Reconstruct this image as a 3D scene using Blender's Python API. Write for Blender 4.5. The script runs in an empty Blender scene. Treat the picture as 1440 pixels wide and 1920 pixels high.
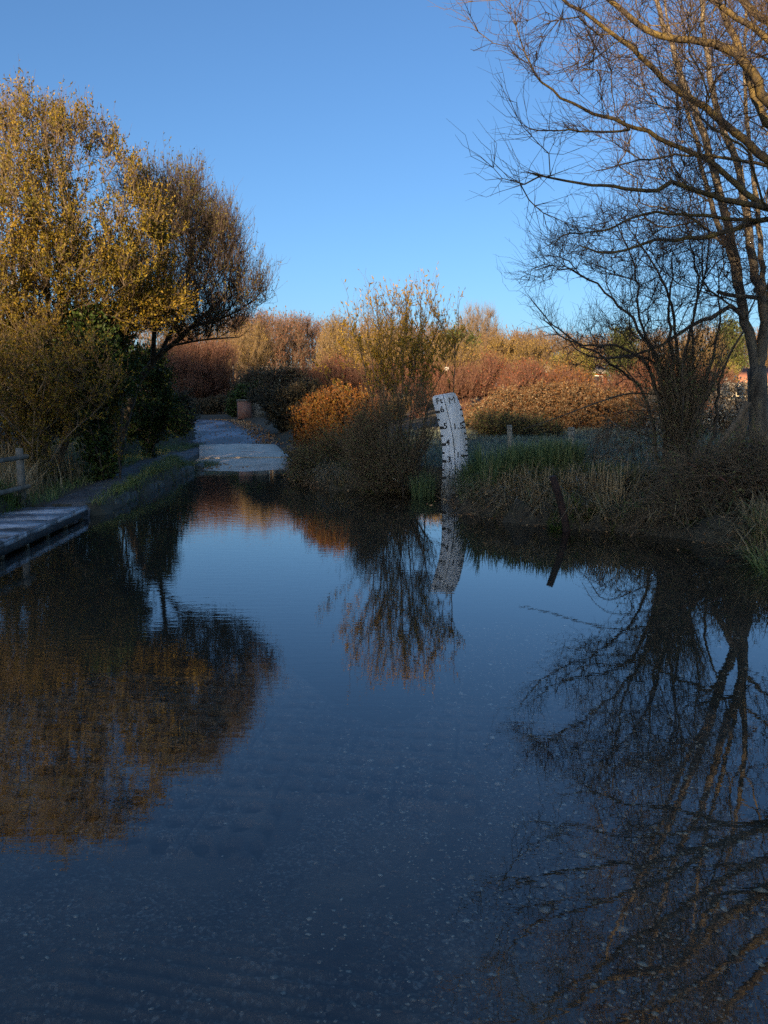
import bpy, math, random
import numpy as np
from mathutils import Vector

S = bpy.context.scene
COL = S.collection
R_ = math.radians
rng = np.random.default_rng(11)
random.seed(5)

# ------------------------------------------------------------------ camera, sky, sun, exposure
FOC, CX, CY, EYE = 1450.0, 720.0, 960.0, 1.6
PITCH = math.atan(194.0 / 1450.0)
cam_d = bpy.data.cameras.new('camera')
cam_d.sensor_fit = 'VERTICAL'
cam_d.angle = 2 * math.atan(960.0 / FOC)
cam_d.clip_start, cam_d.clip_end = 0.05, 3000
cam = bpy.data.objects.new('camera', cam_d)
COL.objects.link(cam)
cam.location = (0, 0, EYE)
cam.rotation_euler = (math.pi / 2 - PITCH, 0, 0)
S.camera = cam

SUN_EL, SUN_AZ = 12.0, 200.0          # degrees; azimuth clockwise from +Y (behind the camera, to the left)
W = bpy.data.worlds.new('World')
S.world = W
W.use_nodes = True
_nt = W.node_tree
_sky = _nt.nodes.new('ShaderNodeTexSky')
_sky.sky_type = 'NISHITA'
_sky.sun_disc = False
_sky.sun_elevation = R_(SUN_EL)
_sky.sun_rotation = R_(SUN_AZ)
_sky.air_density, _sky.dust_density, _sky.ozone_density = 1.0, 1.6, 5.0
_bg = _nt.nodes['Background']
_nt.links.new(_sky.outputs[0], _bg.inputs[0])
_bg.inputs[1].default_value = 0.078
sun_d = bpy.data.lights.new('sun', 'SUN')
sun_d.energy = 5.0
sun_d.angle = R_(0.5)
sun_d.color = (1.0, 0.75, 0.46)
sun = bpy.data.objects.new('sun', sun_d)
COL.objects.link(sun)
_az = R_(SUN_AZ)
SUNV = Vector((math.sin(_az) * math.cos(R_(SUN_EL)), math.cos(_az) * math.cos(R_(SUN_EL)), math.sin(R_(SUN_EL))))
sun.rotation_euler = (-SUNV).to_track_quat('-Z', 'Y').to_euler()
sun.location = SUNV * 60
S.view_settings.view_transform = 'Standard'
S.view_settings.look = 'None'
S.view_settings.exposure = 1.48
S.view_settings.gamma = 1.0
S.render.engine = 'CYCLES'
S.cycles.max_bounces = 8
S.cycles.diffuse_bounces = 4
S.cycles.glossy_bounces = 3
S.cycles.transmission_bounces = 3
S.cycles.transparent_max_bounces = 8
S.cycles.use_denoising = False
try:
    S.cycles.denoising_prefilter = 'ACCURATE'
    S.cycles.denoiser = 'OPENIMAGEDENOISE'
except Exception:
    pass

# ------------------------------------------------------------------ geometry helpers
_c, _s = math.cos(PITCH), math.sin(PITCH)


def at(px, py, Y):
    """world point at forward distance Y seen at photo pixel (px, py)"""
    u, v = (px - CX) / FOC, (CY - py) / FOC
    d = (u, _c + v * _s, -_s + v * _c)
    t = Y / d[1]
    return np.array((d[0] * t, Y, EYE + d[2] * t))


def on(px, py, z=0.0):
    u, v = (px - CX) / FOC, (CY - py) / FOC
    d = (u, _c + v * _s, -_s + v * _c)
    t = (z - EYE) / d[2]
    return np.array((d[0] * t, d[1] * t, z))


def at_many(px, py, Y):
    u, v = (px - CX) / FOC, (CY - py) / FOC
    dy, dz = _c + v * _s, -_s + v * _c
    t = Y / dy
    return np.stack((u * t, Y, EYE + dz * t), -1)


def nrm(v):
    return v / np.maximum(np.linalg.norm(v, axis=-1, keepdims=True), 1e-9)


def sm(a, b, x):
    t = np.clip((np.asarray(x, float) - a) / (b - a), 0, 1)
    return t * t * (3 - 2 * t)


ORG = {}


class MB:
    def __init__(self):
        self.V, self.Q, self.T, self.qm, self.tm, self.n = [], [], [], [], [], 0

    def add(self, V, Q=None, T=None, m=0):
        V = np.asarray(V, float).reshape(-1, 3)
        self.V.append(V)
        if Q is not None and len(Q):
            Q = np.asarray(Q, np.int64).reshape(-1, 4)
            self.Q.append(Q + self.n)
            self.qm.append(np.full(len(Q), m))
        if T is not None and len(T):
            T = np.asarray(T, np.int64).reshape(-1, 3)
            self.T.append(T + self.n)
            self.tm.append(np.full(len(T), m))
        self.n += len(V)
        return self

    def box(self, c, size, rz=0.0, m=0, taper=1.0, jit=0.0):
        sx, sy, sz = np.array(size) / 2
        P = np.array([(-sx, -sy, -sz), (sx, -sy, -sz), (sx, sy, -sz), (-sx, sy, -sz),
                      (-sx * taper, -sy * taper, sz), (sx * taper, -sy * taper, sz), (sx * taper, sy * taper, sz), (-sx * taper, sy * taper, sz)])
        if jit:
            P = P + rng.normal(0, jit, P.shape)
        ca, sa = math.cos(rz), math.sin(rz)
        P = np.stack((P[:, 0] * ca - P[:, 1] * sa, P[:, 0] * sa + P[:, 1] * ca, P[:, 2]), -1) + np.array(c)
        self.add(P, [(0, 3, 2, 1), (4, 5, 6, 7), (0, 1, 5, 4), (1, 2, 6, 5), (2, 3, 7, 6), (3, 0, 4, 7)], m=m)
        return self

    def tubes(self, lines, m=0, sides=5):
        """lines: list of (P (n,3), R (n,))"""
        groups = {}
        for P, Rr in lines:
            groups.setdefault(len(P), []).append((P, Rr))
        for n, L in groups.items():
            if n < 2:
                continue
            self.tube_arr(np.stack([a for a, _ in L]), np.stack([b for _, b in L]), m, sides)
        return self

    def tube_arr(self, P, Rr, m=0, k=4):
        M, n = P.shape[:2]
        t = np.gradient(P, axis=1)
        t = nrm(t)
        mean = nrm(P[:, -1] - P[:, 0])
        ref = np.where(np.abs(mean[:, 2:3]) > 0.8, np.array([[1.0, 0.1, 0]]), np.array([[0.05, 0.1, 1.0]]))
        n1 = nrm(np.cross(t, ref[:, None, :]))
        n2 = np.cross(t, n1)
        a = np.arange(k) * 2 * math.pi / k
        V = P[:, :, None, :] + Rr[:, :, None, None] * (np.cos(a)[None, None, :, None] * n1[:, :, None, :] + np.sin(a)[None, None, :, None] * n2[:, :, None, :])
        i = np.arange(n - 1)[:, None]
        j = np.arange(k)[None, :]
        q = np.stack((i * k + j, i * k + (j + 1) % k, (i + 1) * k + (j + 1) % k, (i + 1) * k + j), -1).reshape(-1, 4)
        Q = (q[None] + (np.arange(M) * n * k)[:, None, None]).reshape(-1, 4)
        self.add(V.reshape(-1, 3), Q, m=m)
        # close the two ends of thick tubes
        if k >= 5:
            base = self.n - M * n * k
            for e in (0, n - 1):
                ring = (np.arange(M) * n * k)[:, None] + e * k + np.arange(k)[None]
                tr = []
                for jj in range(1, k - 1):
                    tr.append(np.stack((ring[:, 0], ring[:, jj], ring[:, jj + 1]), -1))
                T = np.concatenate(tr) + base
                self.T.append(T)
                self.tm.append(np.full(len(T), m))
        return self

    def leaves(self, pos, d, L, Wd, m=0, fold=0.25):
        n = len(pos)
        if n == 0:
            return self
        d = nrm(d)
        r = rng.normal(size=(n, 3))
        s = nrm(np.cross(d, r))
        up = np.cross(s, d)
        L = np.broadcast_to(L, (n,))[:, None]
        Wd = np.broadcast_to(Wd, (n,))[:, None]
        a = pos
        b = pos + d * L * .45 + s * Wd * .5 + up * Wd * fold
        c = pos + d * L - up * L * .12
        e = pos + d * L * .45 - s * Wd * .5 + up * Wd * fold
        V = np.stack((a, b, c, e), 1).reshape(-1, 3)
        i = np.arange(n) * 4
        T = np.concatenate((np.stack((i, i + 1, i + 2), -1), np.stack((i, i + 2, i + 3), -1)))
        self.add(V, T=T, m=m)
        return self

    def blades(self, pos, h, lean, w, m=0, az=None, droop=.3):
        n = len(pos)
        if n == 0:
            return self
        h = np.broadcast_to(h, (n,)); w = np.broadcast_to(w, (n,)); lean = np.broadcast_to(lean, (n,))
        if az is None:
            az = rng.uniform(0, 2 * math.pi, n)
        d = np.stack((np.cos(az), np.sin(az), np.zeros(n)), -1)
        sa = az + rng.uniform(.8, 2.3, n)
        s = np.stack((np.cos(sa), np.sin(sa), np.zeros(n)), -1)
        up = np.array((0, 0, 1.0))
        H, Ln, Wd = h[:, None], lean[:, None], w[:, None]
        p1 = pos + up * H * .45 + d * H * Ln * .3
        p2 = pos + up * H * (.8 - .1 * np.minimum(Ln, 1)) + d * H * Ln * .7
        p3 = pos + up * H * (1 - droop * np.minimum(Ln, 1.5)) + d * H * Ln * 1.15
        V = np.stack((pos - s * Wd * .5, pos + s * Wd * .5, p1 - s * Wd * .45, p1 + s * Wd * .45, p2 - s * Wd * .28, p2 + s * Wd * .28, p3), 1).reshape(-1, 3)
        i = np.arange(n) * 7
        Q = np.concatenate((np.stack((i, i + 1, i + 3, i + 2), -1), np.stack((i + 2, i + 3, i + 5, i + 4), -1)))
        T = np.stack((i + 4, i + 5, i + 6), -1)
        self.add(V, Q, T, m)
        return self

    def mesh(self, name, mats, org=(0, 0, 0), smooth=False):
        me = bpy.data.meshes.new(name)
        V = np.concatenate(self.V) - np.array(org)
        Q = np.concatenate(self.Q) if self.Q else np.zeros((0, 4), int)
        T = np.concatenate(self.T) if self.T else np.zeros((0, 3), int)
        mi = np.concatenate([*(self.qm or [np.zeros(0, int)]), *(self.tm or [np.zeros(0, int)])])
        me.vertices.add(len(V))
        me.vertices.foreach_set('co', V.astype(np.float32).ravel())
        loops = np.concatenate((Q.ravel(), T.ravel()))
        me.loops.add(len(loops))
        me.loops.foreach_set('vertex_index', loops.astype(np.int32))
        me.polygons.add(len(Q) + len(T))
        st = np.concatenate((np.arange(len(Q)) * 4, len(Q) * 4 + np.arange(len(T)) * 3))
        me.polygons.foreach_set('loop_start', st.astype(np.int32))
        me.update(calc_edges=True)
        for mt in (mats if isinstance(mats, (list, tuple)) else [mats]):
            me.materials.append(mt)
        me.polygons.foreach_set('material_index', mi.astype(np.int32))
        if smooth:
            me.polygons.foreach_set('use_smooth', np.ones(len(me.polygons), bool))
        me.update()
        return me

    def build(self, name, mats, parent=None, smooth=False, loc=None):
        org = ORG.get(parent.name, np.zeros(3)) if parent else np.array(loc if loc is not None else (0, 0, 0), float)
        me = self.mesh(name, mats, org, smooth)
        o = bpy.data.objects.new(name, me)
        COL.objects.link(o)
        if parent:
            o.parent = parent
        else:
            o.location = org
        ORG[o.name] = org
        return o


def tag(o, label=None, cat=None, group=None, kind=None):
    for k, v in (('label', label), ('category', cat), ('group', group), ('kind', kind)):
        if v:
            o[k] = v
    return o


def thing(name, loc, label, cat, group=None):
    o = bpy.data.objects.new(name, None)
    o.empty_display_size = .2
    COL.objects.link(o)
    o.location = Vector([float(a) for a in loc])
    ORG[o.name] = np.array(loc, float)
    return tag(o, label, cat, group)


# ------------------------------------------------------------------ materials
def _new(name):
    m = bpy.data.materials.new(name)
    m.use_nodes = True
    nt = m.node_tree
    nt.nodes.clear()
    return m, nt, nt.nodes, nt.links


def _ramp(N, stops):
    r = N.new('ShaderNodeValToRGB')
    e = r.color_ramp.elements
    e[0].position, e[0].color = stops[0][0], (*stops[0][1], 1)
    e[1].position, e[1].color = stops[-1][0], (*stops[-1][1], 1)
    for p, c in stops[1:-1]:
        x = e.new(p)
        x.color = (*c, 1)
    return r


K_ALB = 1.0


def even(cols):
    return [(i / (len(cols) - 1), c) for i, c in enumerate(cols)]


def leaf_mat(name, cols, clump=1.2, trans=.35, rough=.55, island=.65, k=2.1):
    cols = [tuple(min(.6, a * k * f) for a, f in zip(c, (1.08, 1.0, .85))) for c in cols]
    m, nt, N, L = _new(name)
    g = N.new('ShaderNodeNewGeometry')
    tc = N.new('ShaderNodeTexCoord')
    no = N.new('ShaderNodeTexNoise')
    no.inputs['Scale'].default_value = clump
    no.inputs['Detail'].default_value = 2
    L.new(tc.outputs['Object'], no.inputs['Vector'])
    mx = N.new('ShaderNodeMix')
    mx.data_type = 'FLOAT'
    mx.inputs[0].default_value = island
    mr = N.new('ShaderNodeMapRange')
    mr.inputs[1].default_value, mr.inputs[2].default_value = .3, .7
    L.new(no.outputs['Fac'], mr.inputs[0])
    L.new(mr.outputs[0], mx.inputs[2])
    L.new(g.outputs['Random Per Island'], mx.inputs[3])
    r = _ramp(N, even(cols))
    L.new(mx.outputs[0], r.inputs[0])
    p = N.new('ShaderNodeBsdfPrincipled')
    p.inputs['Roughness'].default_value = rough
    p.inputs['Specular IOR Level'].default_value = .25
    L.new(r.outputs[0], p.inputs['Base Color'])
    t = N.new('ShaderNodeBsdfTranslucent')
    L.new(r.outputs[0], t.inputs['Color'])
    ms = N.new('ShaderNodeMixShader')
    ms.inputs[0].default_value = trans
    L.new(p.outputs[0], ms.inputs[1])
    L.new(t.outputs[0], ms.inputs[2])
    o = N.new('ShaderNodeOutputMaterial')
    L.new(ms.outputs[0], o.inputs[0])
    return m


def rough_mat(name, cols, scale=6, detail=6, rough=.8, bump=.3, bscale=None, stretch=(1, 1, 1), spec=.3, island=0.0, lo=.3, hi=.7, bdist=.02, k=1.5):
    cols = [tuple(min(.8, a * k * f) for a, f in zip(c, (1.05, 1.0, .9))) for c in cols]
    m, nt, N, L = _new(name)
    tc = N.new('ShaderNodeTexCoord')
    mp = N.new('ShaderNodeMapping')
    mp.inputs['Scale'].default_value = stretch
    L.new(tc.outputs['Object'], mp.inputs[0])
    no = N.new('ShaderNodeTexNoise')
    no.inputs['Scale'].default_value = scale
    no.inputs['Detail'].default_value = detail
    no.inputs['Roughness'].default_value = .65
    L.new(mp.outputs[0], no.inputs['Vector'])
    mr = N.new('ShaderNodeMapRange')
    mr.inputs[1].default_value, mr.inputs[2].default_value = lo, hi
    L.new(no.outputs['Fac'], mr.inputs[0])
    fac = mr.outputs[0]
    if island:
        g = N.new('ShaderNodeNewGeometry')
        mx = N.new('ShaderNodeMix')
        mx.data_type = 'FLOAT'
        mx.inputs[0].default_value = island
        L.new(fac, mx.inputs[2])
        L.new(g.outputs['Random Per Island'], mx.inputs[3])
        fac = mx.outputs[0]
    r = _ramp(N, even(cols))
    L.new(fac, r.inputs[0])
    p = N.new('ShaderNodeBsdfPrincipled')
    p.inputs['Roughness'].default_value = rough
    p.inputs['Specular IOR Level'].default_value = spec
    L.new(r.outputs[0], p.inputs['Base Color'])
    if bump:
        n2 = N.new('ShaderNodeTexNoise')
        n2.inputs['Scale'].default_value = bscale or scale * 4
        n2.inputs['Detail'].default_value = 5
        L.new(mp.outputs[0], n2.inputs['Vector'])
        b = N.new('ShaderNodeBump')
        b.inputs['Strength'].default_value = bump
        b.inputs['Distance'].default_value = bdist
        L.new(n2.outputs['Fac'], b.inputs['Height'])
        L.new(b.outputs[0], p.inputs['Normal'])
    o = N.new('ShaderNodeOutputMaterial')
    L.new(p.outputs[0], o.inputs[0])
    return m


M = {}
M['bark_dark'] = rough_mat('bark_dark', [(.022, .017, .013), (.05, .04, .03), (.075, .062, .048)], 14, stretch=(1, 1, .25), bump=.6)
M['bark_grey'] = rough_mat('bark_grey', [(.035, .028, .022), (.075, .062, .048), (.12, .1, .075), (.16, .12, .05)], 9, stretch=(1, 1, .35), bump=.7)
M['bark_lichen'] = rough_mat('bark_lichen', [(.03, .024, .018), (.065, .05, .035), (.14, .1, .035), (.2, .15, .05)], 7, bump=.7, k=1.15)
M['twig_dark'] = rough_mat('twig_dark', [(.03, .022, .018), (.06, .042, .032)], 3, bump=0, island=.6)
M['twig_pink'] = rough_mat('twig_pink', [(.045, .032, .026), (.075, .054, .04), (.1, .07, .046)], 2, bump=0, island=.6)
M['twig_tan'] = rough_mat('twig_tan', [(.07, .05, .032), (.14, .1, .062)], 2, bump=0, island=.6)
M['twig_red'] = rough_mat('twig_red', [(.075, .042, .032), (.11, .052, .04), (.1, .066, .045)], 1.0, bump=0, island=.5, k=1.3)
M['dead_wood'] = rough_mat('dead_wood', [(.12, .1, .08), (.28, .25, .21), (.4, .37, .33)], 8, bump=.4, island=.3)
M['rot_wood'] = rough_mat('rot_wood', [(.05, .035, .025), (.1, .075, .052), (.16, .12, .085)], 9, bump=.8, stretch=(1, 1, .3))
M['golden_leaf'] = leaf_mat('golden_leaf', [(.02, .024, .006), (.045, .043, .007), (.085, .068, .008), (.125, .088, .009), (.085, .045, .01)], .8, k=2.4)
M['olive_leaf'] = leaf_mat('olive_leaf', [(.022, .026, .01), (.042, .044, .012), (.072, .062, .014), (.09, .066, .018)], .7, k=2.3)
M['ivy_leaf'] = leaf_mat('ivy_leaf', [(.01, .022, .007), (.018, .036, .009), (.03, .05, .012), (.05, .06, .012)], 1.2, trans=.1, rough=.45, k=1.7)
M['willow_leaf'] = leaf_mat('willow_leaf', [(.05, .045, .015), (.13, .095, .015), (.22, .14, .016), (.16, .08, .018)], 1.0, k=2.6)
M['willow_leaf_dry'] = leaf_mat('willow_leaf_dry', [(.04, .036, .02), (.08, .06, .03), (.11, .07, .03)], 1.0, trans=.2)
M['beech_leaf'] = leaf_mat('beech_leaf', [(.04, .03, .012), (.12, .05, .015), (.2, .075, .018), (.17, .11, .02), (.1, .04, .02)], 1.6, k=1.45)
M['bramble_leaf'] = leaf_mat('bramble_leaf', [(.03, .025, .012), (.07, .036, .014), (.13, .055, .018), (.16, .1, .045), (.08, .035, .02), (.2, .16, .11), (.05, .045, .018)], 1.1, island=.8, k=1.4)
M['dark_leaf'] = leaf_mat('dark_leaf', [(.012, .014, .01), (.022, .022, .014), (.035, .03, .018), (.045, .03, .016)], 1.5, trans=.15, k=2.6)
M['thicket_leaf'] = leaf_mat('thicket_leaf', [(.018, .028, .011), (.034, .042, .016), (.058, .055, .022), (.085, .068, .034)], 1.5, trans=.2, k=2.8)
M['frost_leaf'] = leaf_mat('frost_leaf', [(.05, .04, .03), (.12, .1, .08), (.22, .2, .17), (.3, .28, .25)], 1.5, trans=.2)
M['scrub_leaf'] = leaf_mat('scrub_leaf', [(.05, .036, .022), (.085, .05, .03), (.115, .058, .034), (.085, .062, .03)], .5, k=1.6)
M['dogwood_leaf'] = leaf_mat('dogwood_leaf', [(.06, .045, .024), (.09, .05, .026), (.155, .042, .023), (.1, .06, .024), (.07, .06, .024), (.145, .05, .025)], .7, k=1.5, island=.4)
M['far_brown'] = leaf_mat('far_brown', [(.07, .045, .028), (.13, .08, .04), (.18, .105, .05)], .25, trans=.2, k=1.45)
M['far_red'] = leaf_mat('far_red', [(.08, .042, .03), (.14, .065, .045), (.17, .085, .05)], .25, trans=.2, k=1.45)
M['far_gold'] = leaf_mat('far_gold', [(.07, .055, .022), (.12, .085, .026), (.17, .115, .03), (.09, .075, .03)], .4, trans=.25, k=1.35)
M['far_green'] = leaf_mat('far_green', [(.02, .035, .012), (.045, .06, .016), (.08, .085, .02)], .3, trans=.15, k=1.45)
M['far_lime'] = leaf_mat('far_lime', [(.06, .07, .014), (.12, .12, .02), (.17, .15, .03)], .4, trans=.2, k=1.45)
M['grass'] = leaf_mat('grass', [(.022, .04, .012), (.045, .065, .02), (.075, .08, .03), (.13, .11, .055)], 1.5, trans=.2, k=3.2)
M['frost_grass'] = leaf_mat('frost_grass', [(.035, .05, .036), (.065, .088, .068), (.11, .13, .105), (.15, .15, .115)], .8, trans=.2, k=2.2)
M['bank_mix'] = leaf_mat('bank_mix', [(.018, .028, .012), (.035, .048, .018), (.06, .06, .026), (.13, .1, .055)], 1.3, trans=.2, k=2.5)
M['moss_grass'] = leaf_mat('moss_grass', [(.02, .04, .01), (.045, .075, .018), (.08, .1, .028)], 2, trans=.25, k=1.8)
M['rush'] = leaf_mat('rush', [(.02, .036, .018), (.034, .056, .026), (.055, .07, .03), (.11, .095, .05)], 1.0, trans=.15, k=2.6)
M['dry_grass'] = leaf_mat('dry_grass', [(.09, .065, .035), (.17, .125, .07), (.26, .2, .12), (.1, .06, .035)], 1.2, trans=.25, k=1.8)
M['litter'] = leaf_mat('litter', [(.05, .025, .015), (.1, .05, .025), (.17, .1, .05), (.22, .17, .11)], 2, trans=.05, k=2.8)
M['concrete'] = rough_mat('concrete', [(.28, .21, .165), (.42, .36, .3), (.5, .44, .38), (.3, .19, .145)], 1.4, detail=8, bump=.25, bscale=40, rough=.75, bdist=.005)
M['stone'] = rough_mat('stone', [(.03, .03, .026), (.07, .068, .06), (.12, .115, .1)], 5, bump=.8, bdist=.03)
M['wood_old'] = rough_mat('wood_old', [(.04, .032, .026), (.09, .072, .058), (.14, .12, .1)], 5, bump=.6, stretch=(6, 6, .8))
M['wood_rail'] = rough_mat('wood_rail', [(.05, .045, .036), (.1, .09, .075), (.17, .16, .145)], 6, bump=.6)
M['wood_post'] = rough_mat('wood_post', [(.06, .055, .042), (.12, .11, .09), (.18, .16, .13)], 6, bump=.5, stretch=(4, 4, 1), k=2.4)
M['beam'] = rough_mat('beam', [(.01, .01, .01), (.02, .019, .018), (.04, .038, .036)], 6, bump=.4)
M['rust'] = rough_mat('rust', [(.014, .01, .008), (.03, .016, .012), (.05, .024, .017)], 12, bump=.6, k=1.1)
M['paint_white'] = None
M['paint_black'] = rough_mat('paint_black', [(.008, .008, .009), (.014, .014, .015)], 8, rough=.5, bump=0, k=1)
M['brick'] = None
M['white_plain'] = rough_mat('white_plain', [(.6, .6, .58), (.78, .77, .74)], 8, bump=0, k=1)
M['shade_hill_grass'] = rough_mat('shade_hill_grass', [(.05, .05, .02), (.09, .07, .03), (.14, .1, .045)], .3, bump=0)


def frost_deck_mat():
    m, nt, N, L = _new('frosted_boards')
    tc = N.new('ShaderNodeTexCoord')
    a = N.new('ShaderNodeTexNoise')
    a.inputs['Scale'].default_value = 2.2
    a.inputs['Detail'].default_value = 9
    a.inputs['Roughness'].default_value = .7
    mp = N.new('ShaderNodeMapping')
    mp.inputs['Scale'].default_value = (1.0, 1.7, 1)
    mp.inputs['Rotation'].default_value = (0, 0, .6)
    L.new(tc.outputs['Object'], mp.inputs[0])
    L.new(mp.outputs[0], a.inputs['Vector'])
    r = _ramp(N, [(.3, (.06, .052, .046)), (.41, (.16, .15, .14)), (.5, (.38, .38, .39)), (.64, (.62, .63, .65))])
    L.new(a.outputs['Fac'], r.inputs[0])
    p = N.new('ShaderNodeBsdfPrincipled')
    p.inputs['Roughness'].default_value = .6
    L.new(r.outputs[0], p.inputs['Base Color'])
    o = N.new('ShaderNodeOutputMaterial')
    L.new(p.outputs[0], o.inputs[0])
    return m


M['frost_deck'] = frost_deck_mat()


def brick_mat():
    m, nt, N, L = _new('brick')
    tc = N.new('ShaderNodeTexCoord')
    mp = N.new('ShaderNodeMapping')
    mp.inputs['Rotation'].default_value = (math.pi / 2, 0, 0)
    L.new(tc.outputs['Object'], mp.inputs[0])
    b = N.new('ShaderNodeTexBrick')
    b.inputs['Color1'].default_value = (.2, .06, .03, 1)
    b.inputs['Color2'].default_value = (.28, .1, .05, 1)
    b.inputs['Mortar'].default_value = (.2, .17, .14, 1)
    b.inputs['Scale'].default_value = 4.4
    b.inputs['Mortar Size'].default_value = .03
    L.new(mp.outputs[0], b.inputs['Vector'])
    p = N.new('ShaderNodeBsdfPrincipled')
    p.inputs['Roughness'].default_value = .85
    L.new(b.outputs['Color'], p.inputs['Base Color'])
    o = N.new('ShaderNodeOutputMaterial')
    L.new(p.outputs[0], o.inputs[0])
    return m


M['brick'] = brick_mat()


def board_mat():
    """white paint, grimy streaks, green algae and a mud tide line low down"""
    m, nt, N, L = _new('weathered_white_paint')
    tc = N.new('ShaderNodeTexCoord')
    mp = N.new('ShaderNodeMapping')
    mp.inputs['Scale'].default_value = (5, 5, .9)
    L.new(tc.outputs['Object'], mp.inputs[0])
    a = N.new('ShaderNodeTexNoise')
    a.inputs['Scale'].default_value = 1.6
    a.inputs['Detail'].default_value = 3
    L.new(mp.outputs[0], a.inputs['Vector'])
    r = _ramp(N, [(.3, (.5, .49, .45)), (.45, (.7, .7, .68)), (.6, (.8, .8, .79))])
    L.new(a.outputs['Fac'], r.inputs[0])
    sx = N.new('ShaderNodeSeparateXYZ')
    L.new(tc.outputs['Object'], sx.inputs[0])
    ad = N.new('ShaderNodeMath')
    ad.operation = 'MULTIPLY_ADD'
    ad.inputs[1].default_value = .5
    L.new(a.outputs['Fac'], ad.inputs[0])
    L.new(sx.outputs[2], ad.inputs[2])
    mr = N.new('ShaderNodeMapRange')
    mr.inputs[1].default_value, mr.inputs[2].default_value = .38, .78
    mr.inputs[3].default_value, mr.inputs[4].default_value = .75, 0
    L.new(ad.outputs[0], mr.inputs[0])
    mx = N.new('ShaderNodeMix')
    mx.data_type = 'RGBA'
    mx.inputs[7].default_value = (.2, .19, .13, 1)
    L.new(mr.outputs[0], mx.inputs[0])
    L.new(r.outputs[0], mx.inputs[6])
    p = N.new('ShaderNodeBsdfPrincipled')
    p.inputs['Roughness'].default_value = .5
    L.new(mx.outputs[2], p.inputs['Base Color'])
    o = N.new('ShaderNodeOutputMaterial')
    L.new(p.outputs[0], o.inputs[0])
    return m


M['paint_white'] = board_mat()


def road_mat():
    """old asphalt with rime frost, wet patches and brown leaf stain"""
    m, nt, N, L = _new('asphalt')
    tc = N.new('ShaderNodeTexCoord')
    a = N.new('ShaderNodeTexNoise')
    a.inputs['Scale'].default_value = .55
    a.inputs['Detail'].default_value = 6
    mp = N.new('ShaderNodeMapping')
    mp.inputs['Scale'].default_value = (1.2, .5, 1)
    L.new(tc.outputs['Object'], mp.inputs[0])
    L.new(mp.outputs[0], a.inputs['Vector'])
    b = N.new('ShaderNodeTexNoise')
    b.inputs['Scale'].default_value = 7
    b.inputs['Detail'].default_value = 8
    L.new(tc.outputs['Object'], b.inputs['Vector'])
    r = _ramp(N, [(.4, (.02, .022, .025)), (.48, (.05, .054, .062)), (.54, (.12, .13, .15)), (.62, (.32, .34, .38))])
    L.new(a.outputs['Fac'], r.inputs[0])
    r2 = _ramp(N, [(.35, (.04, .032, .032)), (.65, (.15, .14, .15))])
    L.new(b.outputs['Fac'], r2.inputs[0])
    mx = N.new('ShaderNodeMix')
    mx.data_type = 'RGBA'
    mx.inputs[0].default_value = .28
    L.new(r.outputs[0], mx.inputs[6])
    L.new(r2.outputs[0], mx.inputs[7])
    p = N.new('ShaderNodeBsdfPrincipled')
    L.new(mx.outputs[2], p.inputs['Base Color'])
    p.inputs['Roughness'].default_value = .5
    bp = N.new('ShaderNodeBump')
    bp.inputs['Strength'].default_value = .3
    bp.inputs['Distance'].default_value = .01
    L.new(b.outputs['Fac'], bp.inputs['Height'])
    L.new(bp.outputs[0], p.inputs['Normal'])
    o = N.new('ShaderNodeOutputMaterial')
    L.new(p.outputs[0], o.inputs[0])
    return m


M['asphalt'] = road_mat()
M['path'] = rough_mat('path_tarmac', [(.035, .034, .036), (.06, .058, .06), (.1, .1, .105)], 3, bump=.4, bscale=50, rough=.75, bdist=.006)


def ground_mat():
    m, nt, N, L = _new('ground_soil')
    tc = N.new('ShaderNodeTexCoord')
    a = N.new('ShaderNodeTexNoise')
    a.inputs['Scale'].default_value = .6
    a.inputs['Detail'].default_value = 8
    L.new(tc.outputs['Object'], a.inputs['Vector'])
    b = N.new('ShaderNodeTexNoise')
    b.inputs['Scale'].default_value = 9
    b.inputs['Detail'].default_value = 8
    L.new(tc.outputs['Object'], b.inputs['Vector'])
    r = _ramp(N, [(.3, (.04, .032, .018)), (.5, (.07, .055, .028)), (.7, (.1, .085, .045))])
    L.new(a.outputs['Fac'], r.inputs[0])
    r2 = _ramp(N, [(.3, (.03, .022, .014)), (.7, (.1, .078, .046))])
    L.new(b.outputs['Fac'], r2.inputs[0])
    mx = N.new('ShaderNodeMix')
    mx.data_type = 'RGBA'
    mx.inputs[0].default_value = .5
    L.new(r.outputs[0], mx.inputs[6])
    L.new(r2.outputs[0], mx.inputs[7])
    p = N.new('ShaderNodeBsdfPrincipled')
    L.new(mx.outputs[2], p.inputs['Base Color'])
    p.inputs['Roughness'].default_value = .95
    bp = N.new('ShaderNodeBump')
    bp.inputs['Strength'].default_value = .5
    bp.inputs['Distance'].default_value = .04
    L.new(b.outputs['Fac'], bp.inputs['Height'])
    L.new(bp.outputs[0], p.inputs['Normal'])
    o = N.new('ShaderNodeOutputMaterial')
    L.new(p.outputs[0], o.inputs[0])
    return m


M['ground'] = ground_mat()


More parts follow.
